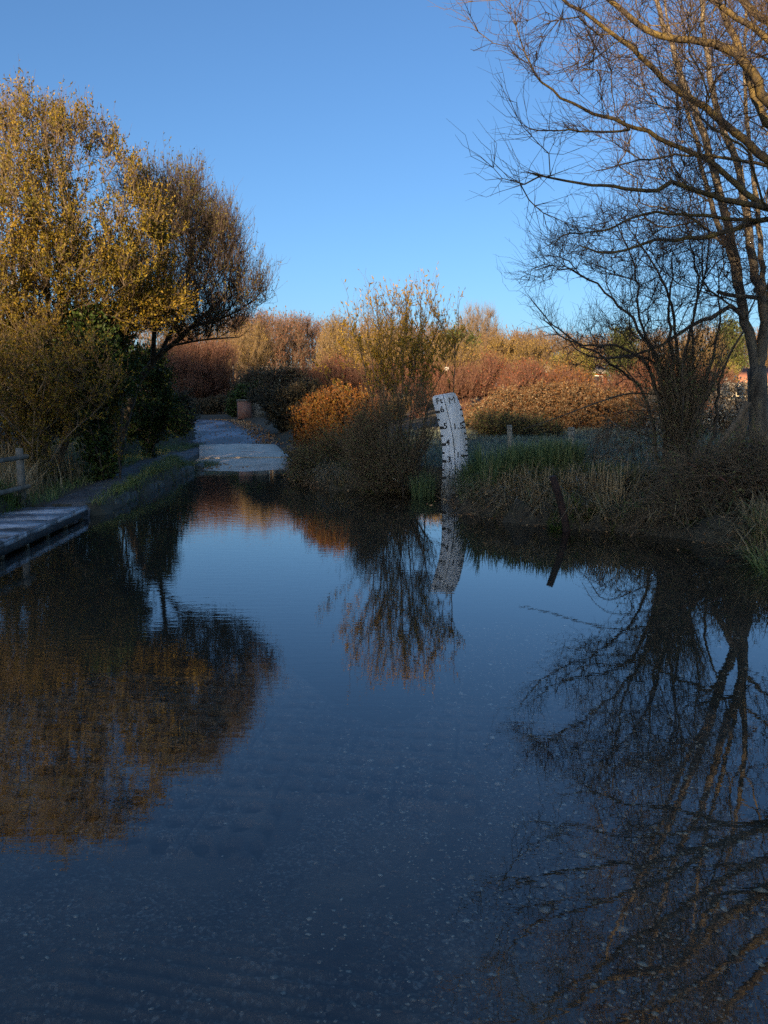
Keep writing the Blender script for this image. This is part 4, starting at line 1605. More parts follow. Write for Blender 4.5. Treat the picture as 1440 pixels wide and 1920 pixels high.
bush('dark_scrub', 'dark bluish scrub behind the brick pillar and black hedge', [(440, 735), (470, 712), (540, 705), (600, 715), (620, 745), (560, 752), (450, 752)], 43, 1.4, (530, 752),
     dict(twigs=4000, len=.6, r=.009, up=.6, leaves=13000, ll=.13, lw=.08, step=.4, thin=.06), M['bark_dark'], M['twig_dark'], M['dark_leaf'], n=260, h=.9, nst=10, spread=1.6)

# ------------------------------------------------------------------ trees of the far wood
def proto(h, wd, trunk_f, wood, twig, leaf, n, tw, lv, ll, lw, up=.7, base_f=.18, r=.012, ln=1.0):
    """a tree in its own coordinates, foot at the origin"""
    T = rng.normal(size=(n * 3, 3))
    T = nrm(T) * rng.uniform(.15, 1, (n * 3, 1)) ** .5
    T = T * np.array((wd / 2, wd / 2, h * (1 - base_f) / 2)) + np.array((0, 0, h * (1 + base_f) / 2))
    T = T[:n]
    roots = [(np.array([(0, 0, -.4), (rng.normal(0, .1), rng.normal(0, .1), h * trunk_f * .5), (rng.normal(0, .2), rng.normal(0, .2), h * trunk_f)]), h * .02, h * .012, False)]
    P, D, par, mr, Lp, nr = span(roots, T, .25, .6, .06, .5)
    R = radii(par, mr, .012, 2.3)
    L = chains(P, par, R)
    w = MB()
    w.tubes([l for l in L if l[1].max() >= .05], 0, 6)
    w.tubes([l for l in L if l[1].max() < .05], 0, 3)
    s = (R < .05)
    c = foliage_mesh(P[s], D[s], dict(twigs=tw, twigs2=tw, len=ln, r=r, up=up, spread=.55, leaves=lv, ll=ll, lw=lw))
    return w.mesh('trunk', wood), c.mesh('crown', [twig, leaf])


PR = {
    'brown': [proto(9, 6.5, .3, M['bark_grey'], M['twig_tan'], M['far_brown'], 220, 1900, 5200, .26, .08) for _ in range(2)],
    'russet': [proto(9, 5.5, .3, M['bark_grey'], M['twig_pink'], M['far_red'], 220, 2200, 3800, .26, .07, up=1.0) for _ in range(2)],
    'gold': [proto(7, 5.5, .25, M['bark_grey'], M['twig_tan'], M['far_gold'], 220, 2200, 6500, .24, .07, up=1.0) for _ in range(2)],
    'green': [proto(7, 4.0, .2, M['bark_dark'], M['twig_dark'], M['far_green'], 200, 1600, 10000, .24, .12, base_f=.04)],
    'lime': [proto(4, 4.2, .2, M['bark_dark'], M['twig_tan'], M['far_lime'], 160, 1300, 7000, .2, .1, base_f=.02)],
    'bare': [proto(10, 8.5, .32, M['bark_grey'], M['twig_tan'], M['far_brown'], 420, 3600, 300, .2, .06, up=.5, base_f=.3, r=.016, ln=1.1)],
}
PH = {'brown': (9, 6.5), 'russet': (9, 5.5), 'gold': (7, 5.5), 'green': (7, 4.0), 'lime': (4, 4.2), 'bare': (10, 8.5)}


def far_tree(kind, px, ytop, Y, wpx, label, group='trees of the far wood', name=None):
    me = random.choice(PR[kind])
    p = at(px, ytop, Y)
    z = float(ground_z(p[0], p[1]))
    h, wd = PH[kind]
    sz = (p[2] - z) / (h * 1.06)
    sx = wpx / FOC * Y / (wd * 1.1)
    t = thing(name or {'brown': 'brown_tree', 'russet': 'russet_tree', 'gold': 'golden_tree', 'green': 'evergreen_tree', 'lime': 'garden_shrub', 'bare': 'bare_tree'}[kind], (p[0], p[1], z), label, 'tree', group)
    t.rotation_euler = (0, 0, rng.uniform(0, 6.28))
    t.scale = (sx, sx, sz)
    for nm, mm in zip(('trunk', 'crown'), me):
        o = bpy.data.objects.new(nm, mm)
        COL.objects.link(o)
        o.parent = t
    return t


far = [('gold', 345, 612, 62, 110, 'olive gold tree behind the leaning willow over the russet scrub'),
       ('gold', 400, 622, 60, 90, 'golden tree hanging over the lane bend beyond the scrub'),
       ('gold', 470, 603, 68, 90, 'yellow tree standing just in front of the russet wood'),
       ('russet', 462, 588, 82, 80, 'russet tree at the near end of the wood skyline'),
       ('russet', 505, 578, 84, 80, 'tallest russet tree on the wood skyline'),
       ('russet', 545, 584, 86, 80, 'pinkish brown tree next to the tallest russet tree'),
       ('russet', 585, 590, 88, 70, 'grey brown tree at the dip of the wood skyline'),
       ('gold', 632, 588, 58, 80, 'golden bare twigged tree between russet wood and willow shoots'),
       ('brown', 690, 590, 75, 90, 'brown tree behind the left willow shoots'),
       ('brown', 745, 578, 72, 100, 'orange brown rounded tree behind the tallest willow shoots'),
       ('brown', 812, 605, 74, 90, 'tawny tree between willow shoots and evergreen'),
       ('green', 848, 612, 66, 60, 'dark upright evergreen below the spreading bare tree'),
       ('green', 875, 622, 68, 60, 'mid green evergreen partly in front of the bare tree'),
       ('bare', 897, 570, 84, 100, 'spreading bare tree with rounded crown highest above the wood'),
       ('brown', 930, 618, 76, 90, 'brown tree beside the foot of the bare tree'),
       ('brown', 968, 622, 90, 70, 'small round brown tree on the hillside'),
       ('brown', 1004, 616, 92, 60, 'round copper tree standing alone on the hillside'),
       ('brown', 1055, 622, 95, 80, 'light brown tree above the low brick house'),
       ('brown', 1110, 628, 95, 80, 'dull brown tree behind the tips of the hawthorn'),
       ('green', 1170, 608, 88, 60, 'pointed dark green conifer behind the hawthorn crown'),
       ('lime', 1050, 670, 80, 40, 'small lime green garden shrub beside the brick house'),
       ('lime', 1088, 664, 78, 60, 'large round lime green garden shrub next to the brick house'),
       ('brown', 1235, 618, 96, 90, 'tan tree seen between the hawthorn stems'),
       ('gold', 1315, 612, 84, 90, 'yellow tree between hawthorn and forked trunk'),
       ('green', 1372, 596, 90, 70, 'green and gold conifer behind the forked trunk'),
       ('lime', 1350, 682, 72, 70, 'yellow green garden hedge shrub below the conifer'),
       ('brown', 1440, 612, 92, 90, 'brown tree at the edge beyond the forked trunk'),
       ('brown', 1540, 600, 90, 100, 'brown tree past the forked trunk outermost')]
for k, px, yt, Y, w, lab in far:
    far_tree(k, px, yt, Y, w, lab)
bush('yellow_scrub', 'yellow brown scrub on the slope below the bare tree', [(880, 690), (920, 650), (1000, 655), (1080, 690), (1080, 715), (900, 712)], 60, 2.0, (980, 712),
     dict(twigs=3500, len=.9, r=.012, up=.8, leaves=9000, ll=.2, lw=.08, step=.5, thin=.08), M['twig_tan'], M['twig_tan'], M['far_gold'], n=220, h=1.2, nst=10, spread=1.6)
bush('olive_scrub', 'olive scrub filling the slope behind the willow shoots', [(590, 700), (640, 660), (720, 640), (830, 650), (900, 670), (900, 712), (600, 715)], 56, 2.0, (740, 712),
     dict(twigs=6500, len=.9, r=.012, up=.9, leaves=13000, ll=.2, lw=.08, step=.5, thin=.08), M['twig_tan'], M['twig_tan'], M['far_gold'], n=380, h=1.4, nst=14, spread=1.8)


def far_wood():
    """the rest of the wood reads as one mass: many stems and twig sprays along the hillside"""
    b = MB()
    n = 420
    Y = rng.uniform(92, 128, n)
    px = rng.uniform(-300, 1760, n)
    P = at_many(px, np.full(n, 700.0), Y)
    P[:, 2] = ground_z(P[:, 0], P[:, 1])
    top = np.interp(px, [-300, 300, 450, 520, 600, 660, 800, 900, 960, 1100, 1440, 1760], [590, 600, 588, 584, 594, 606, 610, 612, 622, 628, 622, 600])
    zt = at_many(px, top + rng.uniform(0, 14, n), Y)[:, 2]
    h = np.maximum(zt - P[:, 2], 3)
    L = []
    for i in range(n):
        L.append((np.array([P[i], P[i] + (rng.normal(0, .2), rng.normal(0, .2), h[i] * .5), P[i] + (rng.normal(0, .5), rng.normal(0, .5), h[i] * .95)]), np.array([.16, .09, .02])))
    b.tubes(L, 0, 5)
    m = 90
    k = np.repeat(np.arange(n), m)
    z = rng.uniform(.12, 1, n * m)
    rad = 2.4 * np.sqrt(np.maximum(0, 1 - (2 * z - 1.0) ** 2)) * rng.uniform(.2, 1, n * m)
    a = rng.uniform(0, 6.28, n * m)
    Q = P[k] + np.stack((np.cos(a) * rad, np.sin(a) * rad, z * h[k] * .95), -1)
    d = nrm(np.stack((np.cos(a), np.sin(a), np.full(n * m, 1.3)), -1) + rng.normal(0, .4, (n * m, 3)))
    T, r = twig_lines(Q, d, rng.uniform(.6, 1.5, n * m), .022, .3, n=3)
    b.tube_arr(T, r, 0, 3)
    Pp, Dd = along(T, 1)
    b.leaves(Pp, nrm(Dd + rng.normal(0, .6, Pp.shape)), rng.uniform(.25, .5, len(Pp)), rng.uniform(.08, .18, len(Pp)), 1)
    o = b.build('far_wood', [M['twig_pink'], M['far_brown']])
    tag(o, 'brown leafless wood along the far hillside below the sky', 'wood', kind='stuff')


far_wood()


def ridge_shade_fringe():
    """loose leaves on the crest of the added rise, to dapple its shade"""
    b = MB()
    c = _crest
    k = rng.integers(0, len(c), 24000)
    P = c[k] + rng.normal(0, 1, (24000, 3)) * (.9, .9, .6) + (0, 0, .1)
    b.leaves(P, rng.normal(size=P.shape), rng.uniform(.25, .6, len(P)), rng.uniform(.15, .4, len(P)))  # added leaf flakes that break up the edge of the cast shade
    tag(b.build('shade_fringe', M['thicket_leaf']), 'loose leaves added along the unseen crest to dapple its shade', 'shade_fringe', kind='stuff')


ridge_shade_fringe()

# ------------------------------------------------------------------ right bank: spreading tree reaching in from outside the frame
def limb(pts, r0, r1, y0, y1, joined=True):
    n = len(pts)
    r0, r1 = r0 * .84, r1 * .84
    return (np.array([at(px, py, y0 + (y1 - y0) * i / (n - 1)) for i, (px, py) in enumerate(pts)]), r0, r1, joined)


def spreading_tree():
    X0, Y0 = 5.75, 9.3
    z0 = float(ground_z(X0, Y0))
    base = np.array((X0, Y0, z0))
    trunk = (np.array([base - (0, 0, .2), base + (-.05, 0, 1.5), base + (-.12, .05, 3.2), base + (-.2, .1, 5.0), base + (-.3, .1, 7.0), base + (-.4, 0, 9)]), .24, .07, False)
    Rt = [trunk,
          limb([(1618, 470), (1540, 432), (1440, 392), (1377, 379), (1319, 362), (1257, 342), (1232, 358), (1173, 352), (1111, 346), (1060, 338), (1027, 331), (998, 325)], .062, .012, 9.3, 8.6),
          limb([(1011, 331), (985, 344), (969, 344), (945, 334), (925, 315)], .011, .004, 8.6, 8.5),
          limb([(975, 344), (990, 372), (1020, 398), (1061, 417), (1100, 428)], .008, .004, 8.6, 8.9),
          limb([(1032, 329), (1026, 288), (998, 258), (968, 220), (958, 192)], .009, .003, 8.6, 8.4),
          limb([(1618, 480), (1530, 430), (1440, 412), (1361, 433), (1290, 448), (1223, 452), (1173, 471), (1123, 473), (1090, 462)], .058, .012, 9.4, 9.8),
          limb([(1420, 413), (1360, 410), (1298, 404), (1232, 398), (1186, 410), (1132, 433), (1069, 438), (1040, 456)], .03, .006, 9.4, 9.0),
          limb([(1612, 380), (1520, 345), (1440, 300), (1382, 250), (1340, 217), (1290, 183), (1257, 160), (1215, 121), (1186, 88), (1148, 67), (1115, 38), (1069, 8), (1010, -30)], .07, .014, 9.3, 8.8),
          limb([(1615, 430), (1520, 410), (1440, 388), (1398, 362), (1361, 329), (1323, 296), (1273, 279), (1215, 246), (1173, 233), (1130, 218), (1090, 204), (1036, 171), (1015, 154), (982, 96), (969, 50), (966, 20)], .055, .006, 9.3, 9.4),
          limb([(1180, 243), (1107, 247), (1048, 246), (994, 242)], .018, .007, 9.3, 9.0),
          limb([(1605, 300), (1520, 250), (1440, 192), (1415, 138), (1378, 100), (1340, 79), (1298, 75), (1236, 67), (1198, 42), (1157, 13), (1120, -20), (1040, -80)], .085, .016, 9.3, 9.0),
          limb([(1600, 290), (1520, 262), (1440, 229), (1402, 140), (1361, 33), (1340, 0), (1310, -80), (1280, -180)], .065, .02, 9.4, 10.2),
          limb([(1595, 180), (1500, 110), (1440, 46), (1390, 0), (1330, -60), (1230, -140)], .075, .02, 9.3, 9.6),
          limb([(1590, 120), (1510, 20), (1440, -90), (1360, -200), (1280, -300)], .07, .02, 9.2, 8.6),
          limb([(1600, 230), (1500, 130), (1380, 30), (1250, -30), (1100, -60), (980, -70), (900, -40)], .05, .008, 9.2, 8.3),
          limb([(1600, 340), (1500, 320), (1380, 300), (1290, 290), (1200, 300), (1120, 320)], .035, .008, 9.3, 10.2)]
    poly = [(868, 20), (900, 90), (960, 150), (965, 220), (1000, 290), (1030, 350), (1080, 430), (1180, 465), (1320, 450), (1440, 440), (1600, 420), (1640, 0), (1600, -320), (1300, -330), (1050, -220), (900, -100)]
    T = fill(poly, 950, 9.3, 1.7, clump=.35)
    o = dict(twigs=3100, twigs2=3500, len=.5, r=.0038, up=.12, spread=.5, follow=.9, curl=.12, step=.14, jit=.022, w=.22, thin=.012, tip=.0042, pipe=2.5, rmax=.05, curve=.45)
    plant('spreading_tree', 'big bare tree reaching its lichen gold limbs over the water', 'tree', base, Rt, T, o, M['bark_lichen'], M['twig_pink'])


spreading_tree()


def forked_tree():
    Y = 13.0
    b = gbase(1428, 880, Y)
    Rt = [(np.array([b - (0, 0, .2), at(1424, 830, Y), at(1420, 760, Y), at(1418, 690, Y)]), .19, .15, False),
          limb([(1418, 700), (1408, 640), (1394, 583), (1384, 530), (1377, 479), (1366, 430), (1357, 396), (1336, 312), (1311, 229), (1285, 160), (1257, 83), (1230, 0), (1210, -90)], .105, .03, 13, 13.4),
          limb([(1420, 695), (1432, 640), (1432, 583), (1424, 540), (1415, 500), (1402, 417), (1386, 325), (1372, 280), (1357, 250), (1330, 140), (1318, 40), (1310, -80)], .1, .03, 13, 12.6),
          limb([(1390, 570), (1368, 480), (1340, 400), (1312, 300), (1284, 190), (1258, 80), (1240, -40)], .06, .018, 13, 13.8),
          limb([(1432, 600), (1428, 500), (1420, 400), (1404, 250), (1396, 120), (1400, -40)], .06, .02, 13, 13.4),
          limb([(1425, 640), (1450, 520), (1462, 380), (1455, 220), (1440, 60)], .07, .02, 13, 12.4),
          limb([(1415, 545), (1440, 538), (1480, 515), (1540, 480)], .05, .02, 13, 12.7),
          limb([(1400, 600), (1370, 575), (1346, 590), (1315, 602), (1273, 625), (1225, 655), (1180, 668), (1120, 672)], .05, .01, 13, 12.2),
          limb([(1425, 560), (1385, 553), (1346, 547)], .045, .036, 13, 12.6),
          limb([(1432, 610), (1480, 560), (1560, 500)], .06, .02, 13, 13.6),
          limb([(1376, 478), (1330, 430), (1270, 400), (1200, 380)], .03, .008, 13, 13.8)]
    poly = [(1180, 120), (1260, 20), (1300, -120), (1480, -160), (1620, 100), (1620, 560), (1480, 620), (1400, 560), (1300, 560), (1200, 480), (1150, 340)]
    T = fill(poly, 520, 13.1, 1.7)
    o = dict(twigs=2400, twigs2=2600, len=.55, r=.0048, up=.35, spread=.5, curl=.2, step=.2, jit=.03, w=.22, thin=.014, tip=.0055, rmax=.06)
    plant('forked_tree', 'slender grey tree forking into two tall stems above the bank', 'tree', b, Rt, T, o, M['bark_grey'], M['twig_dark'])


forked_tree()


def hawthorn():
    Y = 12.0
    b = gbase(1272, 890, Y)
    Rt = []
    for i, pts in enumerate(([(1268, 880), (1262, 760), (1258, 640), (1256, 560), (1262, 470)], [(1280, 885), (1285, 780), (1272, 680), (1262, 600), (1240, 520), (1180, 430)],
                             [(1255, 880), (1240, 770), (1215, 690), (1160, 650), (1080, 645), (1020, 600)], [(1275, 880), (1258, 740), (1225, 660), (1150, 560), (1060, 500), (1010, 505)],
                             [(1290, 885), (1310, 790), (1330, 690), (1350, 600), (1345, 500)], [(1300, 890), (1340, 800), (1355, 700), (1400, 600), (1430, 520)],
                             [(1262, 880), (1265, 760), (1290, 640), (1310, 540), (1290, 440)], [(1250, 890), (1225, 820), (1200, 730), (1130, 670), (1050, 620), (995, 560)],
                             [(1270, 890), (1255, 800), (1240, 700), (1200, 600), (1190, 500), (1150, 410)], [(1285, 880), (1300, 740), (1300, 600), (1330, 470), (1320, 400)])):
        P = np.array([at(px + (0 if k else rng.normal(0, 5)), py, Y + rng.normal(0, .12) * (k > 0) + .12 * k * math.sin(i * 2.1)) for k, (px, py) in enumerate(pts)])
        P[0, 2] = ground_z(P[0, 0], P[0, 1]) - .1
        Rt.append((P, (.06, .05, .04, .042, .04, .035, .045, .03, .036, .034)[i], .008, False))
    poly = [(985, 520), (1010, 470), (1060, 420), (1150, 385), (1260, 395), (1340, 420), (1420, 500), (1440, 600), (1420, 690), (1330, 740), (1200, 720), (1080, 690), (1000, 640)]
    T = fill(poly, 800, 12.1, 1.6, clump=.5)
    o = dict(twigs=2700, twigs2=3200, len=.46, r=.0036, up=.25, spread=.7, curl=.15, step=.18, jit=.035, w=.2, thin=.014, tip=.0042, rmax=.05, zmin=1.2)
    plant('hawthorn', 'many stemmed bare hawthorn with dense dark twigs on the bank', 'tree', b, Rt, T, o, M['bark_dark'], M['twig_dark'])


hawthorn()
_hu = bush('hawthorn_undergrowth', 'brown tangle of dead stems and leaves around the hawthorn base', [(1180, 940), (1165, 860), (1195, 800), (1200, 740), (1225, 700), (1250, 740), (1285, 690), (1310, 740), (1345, 730), (1335, 800), (1370, 850), (1345, 930), (1260, 945)], 11.6, .7, (1268, 930),
     dict(twigs=1700, twigs2=1400, len=.6, r=.0042, up=1.2, leaves=3200, ll=.05, lw=.03, step=.25, thin=.03, spread=.6), M['bark_dark'], M['twig_tan'], M['thicket_leaf'], n=90, h=1.7, nst=30, spread=.35, r=.012)
bush('bank_brambles', 'brown and reddish bramble stems spilling down the bank beyond the root stump', [(1200, 960), (1290, 900), (1360, 840), (1440, 830), (1580, 840), (1580, 1010), (1440, 1030), (1330, 1005), (1220, 985)], 9.9, .55, (1400, 960),
     dict(twigs=3600, twigs2=3500, len=.55, r=.004, up=.25, leaves=2600, ll=.045, lw=.025, step=.25, thin=.03, spread=.9, curl=-.2), M['twig_red'], M['twig_tan'], M['thicket_leaf'], n=240, h=.5, nst=16, spread=2.2)
bush('drooping_elder', 'arching pale bare shrub leaning over the frosty meadow grass', [(1060, 860), (1090, 800), (1150, 775), (1220, 750), (1240, 800), (1180, 850), (1100, 900)], 12.8, .5, (1225, 880),
     dict(twigs=500, len=.45, r=.004, up=-.3, leaves=0, step=.2, thin=.02, spread=.5, curl=-.4), M['dead_wood'], M['twig_tan'], None, n=50, h=.9, nst=3, spread=.4)

# long low boughs from the hawthorn across the bramble mound
bb = MB()
for pts, r in (([(1240, 740), (1180, 738), (1120, 755), (1040, 785), (980, 805)], .016), ([(1225, 820), (1150, 800), (1110, 850), (1080, 885)], .012), ([(1240, 690), (1200, 668), (1130, 672), (1080, 655), (1062, 625)], .02), ([(1230, 770), (1170, 772), (1130, 800), (1100, 850)], .009)):
    P = smooth_line(limb(pts, 1, 1, 11.9, 11.2)[0], .12)
    bb.tubes([(P, np.linspace(r, r * .35, len(P)))], sides=5)
o = bb.build('fallen_bough', M['bark_dark'], loc=gbase(1240, 760, 11.9))
tag(o, 'long thin dark boughs sweeping low across the orange bramble mound', 'branch')


def wood_piece(name, label, pts, r0, r1, Y0, Y1, mat, cat, group=None, sides=8):
    P = np.array([at(px, py, Y0 + (Y1 - Y0) * i / (len(pts) - 1)) for i, (px, py) in enumerate(pts)])
    P = smooth_line(P, .08)
    P[1:-1] += rng.normal(0, r0 * .12, P[1:-1].shape)
    R = np.linspace(r0, r1, len(P)) * rng.uniform(.9, 1.12, len(P))
    b = MB().tubes([(P, R)], sides=sides)
    return tag(b.build(name, mat, loc=P[0], smooth=True), label, cat, group)


wood_piece('broken_trunk', 'upright rotten broken trunk beside the leaning dead limb', [(1374, 930), (1378, 880), (1388, 820), (1396, 772)], .085, .055, 10.6, 10.6, M['rot_wood'], 'dead wood')
wood_piece('dead_limb', 'dead limb leaning across the top of the rotten broken trunk', [(1352, 832), (1375, 800), (1404, 754)], .04, .045, 10.5, 10.4, M['rot_wood'], 'dead wood')
wood_piece('bleached_stick', 'long bleached stick lying over the water edge by the rusty post', [(1092, 944), (1120, 955), (1150, 967), (1168, 975)], .018, .012, 10.7, 10.3, M['dead_wood'], 'stick')
wood_piece('bleached_stick', 'thinner curved bleached stick above the longest one at the water edge', [(1104, 938), (1128, 946), (1150, 957), (1162, 966)], .009, .006, 10.75, 10.4, M['dead_wood'], 'stick')
wood_piece('pale_stick', 'pale broken stick leaning in the twiggy thicket left of the depth board', [(686, 845), (705, 866), (735, 895), (750, 905)], .016, .012, 14.7, 14.6, M['dead_wood'], 'stick')
wood_piece('pale_stick', 'short pale stick slanting across the thicket nearest the depth board', [(728, 850), (742, 862)], .01, .008, 14.7, 14.6, M['dead_wood'], 'stick')
wood_piece('pale_stick', 'thin pale stick sloping up from the debris under the hawthorn', [(1165, 945), (1205, 935)], .009, .009, 10.6, 10.5, M['dead_wood'], 'stick')
wood_piece('pale_stick', 'short upright pale stick standing at the water under the hawthorn', [(1205, 970), (1207, 938)], .009, .007, 10.4, 10.4, M['dead_wood'], 'stick')


def root_stump():
    c = on(1275, 985, 0) + (0, .35, 0)
    c[2] = .02
    b = MB()
    Pm = smooth_line(np.array([c + (0, .05, -.1), c + (.01, 0, .15), c + (-.03, -.02, .34), c + (-.05, 0, .44)]), .06)
    b.tubes([(Pm, np.array([.11, .1, .085, .07, .075, .08, .06, .03, .02])[:len(Pm)] if len(Pm) <= 9 else np.linspace(.11, .03, len(Pm)))], sides=9)
    for a, l in ((-2.4, .5), (-1.6, .4), (-.6, .55), (.3, .4), (2.8, .6), (2.2, .5)):
        d = np.array((math.cos(a), math.sin(a) * .7, 0))
        P = smooth_line(np.array([c + (0, 0, .22), c + d * l * .5 + (0, 0, .16), c + d * l + (0, 0, -.06)]), .06)
        P[1:-1] += rng.normal(0, .012, P[1:-1].shape)
        b.tubes([(P, np.linspace(.06, .02, len(P)))], sides=7)
    tag(b.build('root_stump', M['rot_wood'], loc=c, smooth=True), 'gnarled pale root stump at the water under the hawthorn', 'stump')
    w = MB()
    n = 420
    P = np.column_stack((c[0] + rng.normal(-.1, .45, n), c[1] + rng.normal(.15, .2, n), np.zeros(n)))
    P[:, 2] = np.maximum(ground_z(P[:, 0], P[:, 1]), .02) + rng.uniform(0, .28, n)
    T, r = twig_lines(P, nrm(rng.normal(0, 1, (n, 3)) * (1, .6, .35)), rng.uniform(.12, .5, n), .006, -.1)
    w.tube_arr(T, r, 0, 3)
    tag(w.build('drift_debris', M['twig_tan'], loc=c), 'flood debris of dead twigs piled around the root stump', 'debris', kind='stuff')


root_stump()


# ------------------------------------------------------------------ grasses
def scatter(n, f, xr, yr):
    p = np.column_stack((rng.uniform(*xr, n), rng.uniform(*yr, n)))
    return p[rng.uniform(size=n) < f(p[:, 0], p[:, 1])]


def dl(x, y):
    return np.interp(y, LEFT_Y, LEFT_X) - x           # >0 on land to the left


def dr(x, y):
    return x - np.interp(y, RIGHT_Y, RIGHT_X)         # >0 on land to the right


def lift(p, dz=0.0):
    return np.column_stack((p, ground_z(p[:, 0], p[:, 1]) + dz))


def pd(x, y):
    return np.interp(y, PATH_Y, PATH_X) - x           # >0 left of path centre


g = MB()
p = scatter(30000, lambda x, y: (pd(x, y) > .36 + .08 * np.sin(y * 3)) * sm(3.2, .6, pd(x, y)) * (y > 10.9), (-10, -4.6), (10.9, 27))
g.blades(lift(p), rng.uniform(.06, .22, len(p)), rng.uniform(.2, 1.2, len(p)), .007)
p = scatter(22000, lambda x, y: (dl(x, y) > -.04) * (pd(x, y) < -.33 + .05 * np.sin(y * 4)) * (.4 + .6 * (np.sin(y * 2.4) > -.2)), (-6, -4.1), (11.2, 21.5))
g.blades(lift(p), rng.uniform(.08, .26, len(p)), rng.uniform(.4, 1.8, len(p)), .008, droop=.6)
tag(g.build('verge_grass', M['grass']), 'short green grass along both sides of the footpath', 'grass', kind='stuff')

g = MB()
p = scatter(5500, lambda x, y: sm(.5, .8, pd(x, y)) * sm(2.8, 1.2, pd(x, y)) * sm(10.8, 11.6, y) * sm(16.5, 14.5, y) * (.35 + .65 * (np.sin(x * 4 + y * 3) > -.1)), (-9, -5), (10.8, 16.5))
g.blades(lift(p), rng.uniform(.25, .8, len(p)), rng.uniform(.15, .9, len(p)), .013)
tag(g.build('dry_grass', M['dry_grass']), 'tall straw coloured dead grass behind the rail fence', 'grass', kind='stuff')

g = MB()
p = scatter(9000, lambda x, y: (x < -5.0) * (x > -6.6) * 1.0, (-7, -4.9), (5.5, 11.4))
g.blades(lift(p), rng.uniform(.1, .38, len(p)), rng.uniform(.3, 1.3, len(p)), .012)
tag(g.build('bank_plants', M['moss_grass']), 'low green plants below the rail fence beside the footbridge', 'plants', kind='stuff')

g = MB()
p = scatter(15000, lambda x, y: (dr(x, y) > -.2) * (dr(x, y) < .9) * (.3 + .7 * (np.sin(x * 5.1 + y * 3.7) > -.3)), (-2.7, 6), (7, 20.3))
q = lift(p)
q[:, 2] = np.maximum(q[:, 2], -.05)
g.blades(q, rng.uniform(.1, .45, len(p)), rng.uniform(.3, 1.5, len(p)), rng.uniform(.01, .018, len(p)), droop=.5)
tag(g.build('bank_grass', M['bank_mix']), 'mixed green and straw grass hanging over the edge of the bank', 'grass', kind='stuff')
g = MB()
n = 2600
yy = rng.uniform(7.6, 20, n)
yy = yy[np.sin(yy * 3.1) + np.sin(yy * 7.7 + 1) > -.9]
n = len(yy)
p = np.column_stack((np.interp(yy, RIGHT_Y, RIGHT_X) + rng.uniform(-.08, .45, n), yy))
q = lift(p)
q[:, 2] = np.maximum(q[:, 2], -.03)
g.blades(q, rng.uniform(.15, .5, n), rng.uniform(.7, 1.9, n), rng.uniform(.01, .017, n), az=rng.normal(-2.2, .8, n), droop=.55)
tag(g.build('bank_straw', M['dry_grass']), 'bleached grass stems flopping from the bank down to the water', 'grass', kind='stuff')
g = MB()
n = 2600
yy = rng.uniform(7.5, 19, n)
p = np.column_stack((np.interp(yy, RIGHT_Y, RIGHT_X) + rng.normal(.0, .16, n), yy))
q = lift(p)
q[:, 2] = np.maximum(q[:, 2], -.03) + rng.uniform(0, .06, n)
T, r = twig_lines(q, nrm(rng.normal(0, 1, (n, 3)) * (1, 1, .5)), rng.uniform(.1, .5, n), .0045, -.15)
g.tube_arr(T, r, 0, 3)
P2, D2 = along(T, 1)
keep = rng.uniform(size=len(P2)) < .3
g.leaves(P2[keep], nrm(D2[keep] + rng.normal(0, .6, P2[keep].shape)), .06, .025, 1)
tag(g.build('bank_debris', [M['twig_tan'], M['litter']]), 'dead twigs and stems matted along the water edge of the bank', 'debris', kind='stuff')
g = MB()
n = 260
yy = rng.uniform(7.8, 19, n)
p = np.column_stack((np.interp(yy, RIGHT_Y, RIGHT_X) - np.abs(rng.normal(.0, .3, n)), yy, np.full(n, .003)))
dd = rng.normal(0, 1, (n, 3)) * (1, 1, 0)
g.leaves(p, dd, rng.uniform(.03, .07, n), rng.uniform(.02, .035, n), 0, fold=.05)
tag(g.build('floating_leaves', M['litter']), 'fallen leaves floating near the bank', 'leaves', kind='stuff')
# meadow with a touch of frost
g = MB()
p = scatter(80000, lambda x, y: (dr(x, y) > .7) * sm(-3.5, 0, x + (y - 14) * .2) * (.35 + .65 * sm(30, 16, y)), (-3, 24), (10.5, 27))
g.blades(lift(p), rng.uniform(.05, .2, len(p)), rng.uniform(.2, 1.2, len(p)), .016)
tag(g.build('meadow_grass', M['frost_grass']), 'dull green frosty meadow grass behind the rushes', 'grass', kind='stuff')


def rushes(label, spots, mat, hr, lean, w, name='rush_clump', group=None, cat='rushes'):
    g = MB()
    for (px, py, Y, rx, ry, n) in spots:
        c = gbase(px, py, Y)
        a = rng.uniform(0, 6.28, n)
        q = np.sqrt(rng.uniform(0, 1, n))
        P = np.column_stack((c[0] + np.cos(a) * q * rx, c[1] + np.sin(a) * q * ry, np.zeros(n)))
        P[:, 2] = np.maximum(ground_z(P[:, 0], P[:, 1]), -.06)
        g.blades(P, rng.uniform(*hr, n), np.abs(rng.normal(0, lean, n)), w, az=a + rng.normal(0, .5, n))
    o = g.build(name, mat, loc=gbase(spots[0][0], spots[0][1], spots[0][2]))
    return tag(o, label, cat, group)


